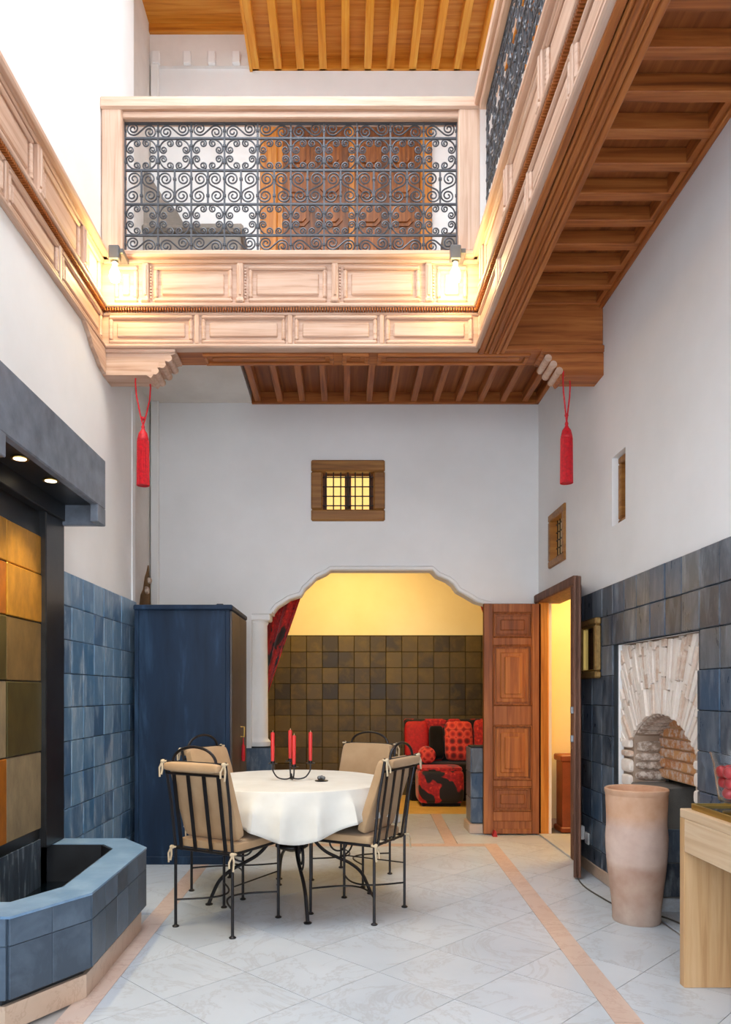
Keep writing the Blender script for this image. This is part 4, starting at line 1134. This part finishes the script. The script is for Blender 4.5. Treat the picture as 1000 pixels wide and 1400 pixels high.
# ================================================================== CHAIRS
def make_chair():
    """origin between the feet; seat faces +Y; width .40, depth .42"""
    c = empty('dining_chair')
    hw, hd_ = 0.20, 0.21; R = 0.0085
    def foot(p, x, y): MB().lathe([(0.018, 0), (0.020, 0.005), (0.010, 0.012)], 10, x, y).build('foot', 'iron', p)
    for s in (-1, 1):
        lg = MB().tube([(s*hw, hd_, 0.004), (s*hw, hd_, 0.44)], R, 8).build('leg', 'iron', c, True); foot(lg, s*hw, hd_)
        lg = MB().tube([(s*hw, -hd_, 0.004), (s*hw, -hd_, 0.44), (s*(hw+0.006), -hd_-0.03, 0.70), (s*(hw+0.012), -hd_-0.075, 0.935)], R, 8).build('back_leg', 'iron', c, True); foot(lg, s*hw, -hd_)
        # bowed stretcher  )(
        arc = [(s*hw*(1-0.86*math.sin(PI*k/18)), -hd_+2*hd_*k/18, 0.15) for k in range(19)]
        MB().tube(arc, 0.0055, 6).build('stretcher', 'iron', c, True)
        # side bar under the seat
        MB().tube([(s*hw, -hd_, 0.27), (s*hw, hd_, 0.27)], 0.004, 6).build('side_rail', 'iron', c) if s > 0 else None
    m = MB(); m.tube([(-hw, -hd_, 0.44), (hw, -hd_, 0.44), (hw, hd_, 0.44), (-hw, hd_, 0.44)], R, 6, True); m.build('seat_frame', 'iron', c)
    for k in range(3): MB().box(-0.10+0.1*k-0.01, -0.10+0.1*k+0.01, -hd_, hd_, 0.436, 0.442).build('seat_slat', 'iron', c)
    def by(z): return -hd_-0.075*(z-0.44)/0.495
    for x in (-0.155, -0.055, 0.055, 0.155):
        vs = []
        for z in (0.43, 0.60, 0.86):
            for dx in (-0.011, 0.011):
                for dy in (-0.003, 0.003): vs.append((x+dx, by(z)+dy, z))
        fs = []
        for i in range(2):
            b_ = i*4
            fs += [(b_, b_+4, b_+6, b_+2), (b_+1, b_+3, b_+7, b_+5), (b_, b_+1, b_+5, b_+4), (b_+2, b_+6, b_+7, b_+3)]
        fs += [(0, 2, 3, 1), (8, 9, 11, 10)]
        MB().add(vs, fs).build('back_slat', 'iron', c)
    for z in (0.86, 0.925): MB().tube([(-hw-0.01, by(z), z), (hw+0.01, by(z), z)], 0.007, 6).build('back_rail', 'iron', c)
    hoop = [(-0.15*math.cos(PI*k/16), by(0.93), 0.925+0.085*math.sin(PI*k/16)) for k in range(17)]
    MB().tube(hoop, 0.008, 8).build('hoop', 'iron', c, True)
    MB().superbox(0.205, 0.20, 0.026, 0.25, 0.16, 40, 12, (0, 0.015, 0.468)).build('seat_cushion', 'tan_fabric', c, True)
    # back cushion: leans from the seat to the top rail, rolled over it
    M_ = Matrix.Rotation(math.radians(8.0+90), 4, 'X')
    Mb = Matrix.Rotation(math.radians(19), 4, 'X') @ Matrix.Rotation(math.radians(90), 4, 'X')
    bc = MB().superbox(0.195, 0.222, 0.030, 0.26, 0.16, 40, 12, (0, -0.185, 0.712), Mb).build('back_cushion', 'tan_fabric', c, True)
    MB().superbox(0.192, 0.036, 0.026, 0.45, 0.2, 32, 10, (0, -0.288, 0.902)).build('fold', 'tan_fabric', bc, True)
    # rope ties
    for s in (-1, 1):
        for (z, y) in ((0.925, -0.285), (0.445, -0.215)):
            m = MB()
            m.tube([(s*(hw+0.01)+0.014*math.cos(t), y+0.014*math.sin(t), z) for t in [2*PI*k/10 for k in range(10)]], 0.006, 5, True)
            m.tube([(s*(hw+0.016), y-0.012, z), (s*(hw+0.03), y-0.02, z-0.035), (s*(hw+0.026), y-0.022, z-0.085)], 0.0055, 5)
            m.tube([(s*(hw+0.016), y-0.012, z), (s*(hw+0.002), y-0.026, z-0.04), (s*(hw+0.006), y-0.03, z-0.07)], 0.0055, 5)
            m.superbox(0.014, 0.012, 0.012, .9, .9, 8, 6, (s*(hw+0.012), y-0.012, z))
            m.build('rope_tie', 'rope', bc if z > .6 else c, True)
    return c
spots = [((-0.664, 4.23), (0.50, 0.866), 'front left iron chair with tan cushions, back turned to viewer, beside the fountain'),
         ((0.079, 4.451), (-0.87, 0.493), 'front right iron chair with tan cushions, slatted back towards the doorway'),
         ((0.045, 5.26), (-0.48, -0.877), 'rear right iron chair with tan cushions, facing viewer beyond the candles'),
         ((-0.726, 4.965), (0.87, -0.493), 'rear left iron chair with tan cushions, mostly hidden in front of the cabinet')]
ch0 = make_chair()
for k, ((x, y), (fx, fy), lb) in enumerate(spots):
    o = ch0 if k == 0 else copy_tree(ch0)
    o.location = (x, y, 0); o.rotation_euler = (0, 0, math.atan2(fy, fx)-PI/2)
    tag(o, lb, 'chair', 'iron chairs around the table')
# ================================================================== CLAY JAR
cj = empty('clay_jar', (1.665, 4.26, 0)); tag(cj, 'tall terracotta jar standing before the brick niche', 'jar')
MB().lathe([(0.0, 0.0), (0.128, 0.0), (0.132, 0.01), (0.131, 0.03), (0.133, 0.08), (0.146, 0.20), (0.159, 0.30), (0.168, 0.42), (0.170, 0.48), (0.164, 0.55), (0.164, 0.60), (0.169, 0.72)], 40).build('body', 'clay', cj, True)
MB().lathe([(0.167, 0.715), (0.171, 0.730), (0.174, 0.738), (0.174, 0.752), (0.168, 0.757), (0.155, 0.752), (0.150, 0.72), (0.145, 0.30), (0.0, 0.28)], 40).build('rim', 'clay', cj, True)
# ================================================================== CONSOLE TABLE
ct = empty('console_table', (0, 0, 0)); tag(ct, 'pale beech console table with panel legs against the right wall', 'console table')
tx0, tx1, ty0, ty1 = 1.495, 1.765, 1.35, 3.33
MB().box(tx0, tx1, ty0, ty1, 0.745, 0.785, 0.003).build('tabletop', 'pale_beech_y', ct)
MB().box(tx0, tx0+0.04, ty0+0.045, ty1-0.045, 0.60, 0.745, 0.002).build('apron', 'pale_beech_y', ct)
MB().box(tx1-0.04, tx1, ty0+0.045, ty1-0.045, 0.60, 0.745, 0.002).build('apron', 'pale_beech_y', ct)
MB().box(tx0, tx1, ty1-0.045, ty1, 0.0, 0.745, 0.002).build('panel_leg', 'pale_beech_z', ct)
MB().box(tx0, tx1, ty0, ty0+0.045, 0.0, 0.745, 0.002).build('panel_leg', 'pale_beech_z', ct)
# mirrored tray with brass rim
tr = empty('brass_tray', (1.645, 2.98, 0.785)); tag(tr, 'dark glass tray with a brass rim on the console table', 'tray')
MB().box(-0.115, 0.115, -0.30, 0.30, 0.006, 0.016, 0.002).build('plate', 'tray_dark', tr)
for (a, b_, c_, d_) in ((-0.12, -0.112, -0.305, 0.305), (0.112, 0.12, -0.305, 0.305), (-0.112, 0.112, -0.305, -0.297), (-0.112, 0.112, 0.297, 0.305)):
    MB().box(a, b_, c_, d_, 0.0, 0.028, 0.002).build('rim', 'brass', tr)
# hurricane glass on brass foot, filled with red fruit
VX, VY, VZ = 1.62, 3.08, 0.8015
hv = empty('glass_vase', (VX, VY, VZ)); tag(hv, 'flared glass vase on a brass foot holding red fruit', 'vase')
MB().lathe([(0.055, 0.0), (0.055, 0.006), (0.02, 0.012), (0.018, 0.035), (0.05, 0.040), (0.05, 0.046)], 24).build('foot', 'brass', hv, True)
MB().lathe([(0.0, 0.047), (0.065, 0.047), (0.072, 0.06), (0.082, 0.14), (0.092, 0.21), (0.105, 0.252), (0.102, 0.252), (0.089, 0.21), (0.079, 0.14), (0.069, 0.062), (0.062, 0.052), (0.0, 0.052)], 36).build('bowl', 'clear_glass', hv, True)
fr_me = MB().superbox(0.027, 0.027, 0.026, 0.95, 0.95, 14, 10).mesh('apple', 'red_apple', True)
lf_me = MB().box(-0.004, 0.004, -0.022, 0.022, -0.001, 0.001).mesh('leaf', 'leaf_dark')
layers = [(0.083, 0.037, 4, 0.2), (0.126, 0.047, 5, 0.0), (0.170, 0.055, 6, 0.6)]
for (z, r, nn, ph) in layers:
    for k in range(nn):
        a = ph+2*PI*k/nn
        o = empty('red_apple', (VX+r*math.cos(a), VY+r*math.sin(a), VZ+z)); tag(o, 'small red fruit heaped inside the glass vase', 'fruit', 'red fruit in the glass vase')
        put('flesh', fr_me, o)
        put('leaf', lf_me, o, (0.0, 0.0, 0.026), (0.3, 0, a))
# ================================================================== PICTURE on the blue tiles
pc = empty('picture_frame', (XR-0.024, 5.31, 1.40)); tag(pc, 'narrow gilt framed picture hung on the blue tiles', 'picture')
for (a, b_, c_, d_) in ((-.18, .18, .37, .42), (-.18, .18, 0, .05), (-.18, -.13, .05, .37), (.13, .18, .05, .37)):
    MB().box(-0.045, 0, a, b_, c_, d_, 0.010).build('frame', 'gilt', pc)
    k = 0.012
for (a, b_, c_, d_) in ((-.13, .13, .358, .37), (-.13, .13, .05, .062), (-.13, -.118, .062, .358), (.118, .13, .062, .358)):
    MB().box(-0.034, 0, a, b_, c_, d_, 0.003).build('slip', 'brass', pc)
MB().box(-0.014, -0.006, -.12, .12, .06, .36).build('canvas', 'old_glass', pc)
# ================================================================== SOCKET, PLUG, CORD
so = empty('wall_socket', (XR-0.024, 5.42, 0.20)); tag(so, 'white double wall socket with plug near the door', 'socket')
MB().box(-0.012, 0, -0.04, 0.04, 0, 0.085, 0.004).build('plate', 'white_plastic', so)
MB().box(-0.05, -0.01, 0.03, 0.09, 0.025, 0.125, 0.008).build('plug', 'white_plastic', so)
cdp = [(1.72, 5.50, 0.27), (1.69, 5.46, 0.24), (1.66, 5.40, 0.10), (1.64, 5.28, 0.012), (1.60, 5.0, 0.006), (1.62, 4.72, 0.006), (1.66, 4.50, 0.006), (1.74, 4.39, 0.006), (1.84, 4.25, 0.014), (1.88, 3.98, 0.014), (1.80, 3.75, 0.006), (1.70, 3.55, 0.006)]
cdo = MB().tube(cr(cdp, 6), 0.005, 6).build('power_cord', 'cord_grey', None, True); tag(cdo, 'thin grey power cord running from socket behind the jar', 'cord')
# ================================================================== SALON: curtains, sofa, cushions, ottoman
def curtain(xo, xi_top, xi_bot, xo_bot, label, y):
    """xo outer top, xi inner edge; gathered at z=1.15 then hanging"""
    nU, nV = 40, 40; vs = []; fs = []
    for j in range(nV+1):
        t = j/nV; z = 2.75-2.70*t
        zt_ = (2.75-z)/(2.75-1.15)
        if zt_ <= 1: e = zt_; xi = xi_top+(xi_bot-xi_top)*e; x0 = xo+(xo_bot-xo)*e
        else:
            q_ = (zt_-1)/0.68; xi = xi_bot+(xi_top-xi_bot)*0.05*q_; x0 = xo_bot
        wd = abs(xi-x0)
        for i in range(nU+1):
            s = i/nU
            am = 0.05*(0.6+0.4*min(1, 0.5/max(wd, .1)))
            vs.append((x0+(xi-x0)*s, y+am*math.sin(s*2*PI*5.5+0.8*zt_)+0.01*math.sin(9*zt_+5*s), z))
    for j in range(nV):
        for i in range(nU): a = j*(nU+1)+i; fs.append((a, a+1, a+nU+2, a+nU+1))
    o = MB().add(vs, fs).build('curtain', 'brocade', None, True)
    md = o.modifiers.new('thickness', 'SOLIDIFY'); md.thickness = 0.006
    return tag(o, label, 'curtain', 'brocade curtains of the arch')
curtain(-1.15, -0.26, -0.80, -1.02, 'red and black brocade curtain gathered beside the left column', 7.32)
curtain(2.05, 1.13, 1.66, 1.86, 'red and black brocade curtain peeking out above the door leaf', 7.32)
tbk = []
for (x0, x1, lb) in ((-1.04, -0.78, 'brass curtain tie ring near the left column'), (1.64, 1.88, 'brass curtain tie ring behind the door leaf')):
    xc = (x0+x1)/2; rx = (x1-x0)/2
    o = MB().tube([(xc+rx*math.cos(t), 7.32+0.075*math.sin(t), 1.15) for t in [2*PI*k/20 for k in range(20)]], 0.012, 6, True).build('tie_band', 'red_silk', None, True)
    tag(o, lb.replace('brass', 'red'), 'tie band')
sf = empty('sofa', (1.40, 9.19, 0)); tag(sf, 'low dark sofa against the brown tiled salon wall', 'sofa')
MB().box(-0.62, 0.66, -0.24, 0.24, 0.0, 0.22, 0.02).build('base', 'black_fabric', sf)
MB().superbox(0.64, 0.24, 0.12, 0.3, 0.2, 32, 10, (0.02, -0.01, 0.33)).build('seat_cushion', 'black_fabric', sf, True)
MB().box(-0.66, 0.66, 0.19, 0.26, 0.2, 0.97, 0.02).build('backrest', 'brocade_big', sf)
simple('plain_red', rgb((176, 16, 22)), 0.7, 0, 30, 0.25)
def cushion(x, y, z, w_, h, mat, label, tilt=-12):
    o = MB().superbox(w_/2, h/2, 0.075, 0.55, 0.35, 24, 10, (0, 0, 0), Matrix.Rotation(math.radians(90+tilt), 4, 'X')).build('sofa_cushion', mat, None, True)
    o.location = (x, y, z); return tag(o, label, 'cushion', 'cushions on the sofa')
cushion(0.89, 9.27, 0.70, 0.30, 0.50, 'plain_red', 'plain red cushion at the left end of the sofa')
cushion(1.135, 9.27, 0.68, 0.18, 0.42, 'black_fabric', 'dark cushion between the red ones on the sofa')
cushion(1.41, 9.25, 0.70, 0.35, 0.50, 'brocade_honey', 'red cushion with honeycomb pattern on the sofa')
cushion(1.73, 9.26, 0.72, 0.26, 0.50, 'brocade', 'red and black cushion nearest the door leaf')
bo = MB().tube([(0.0, -0.12, 0), (0.0, -0.10, 0), (0, 0.08, 0), (0, 0.10, 0)], [0.06, 0.10, 0.10, 0.06], 16).build('bolster', 'brocade_honey', None, True); bo.location = (0.99, 9.04, 0.55); tag(bo, 'round red patterned bolster on the front of the sofa', 'bolster')
ot = empty('ottoman', (1.10, 8.70, 0)); tag(ot, 'cubic red and black brocade ottoman on the salon floor', 'ottoman')
MB().superbox(0.265, 0.21, 0.20, 0.28, 0.22, 36, 14, (0, 0, 0.225)).build('body', 'brocade_big', ot, True)
MB().box(-0.22, 0.22, -0.18, 0.18, 0, 0.05, 0.01).build('base', 'black_fabric', ot)
MB().superbox(0.25, 0.195, 0.03, 0.4, 0.25, 32, 8, (0, 0, 0.42)).build('top_pad', 'brocade', ot, True)
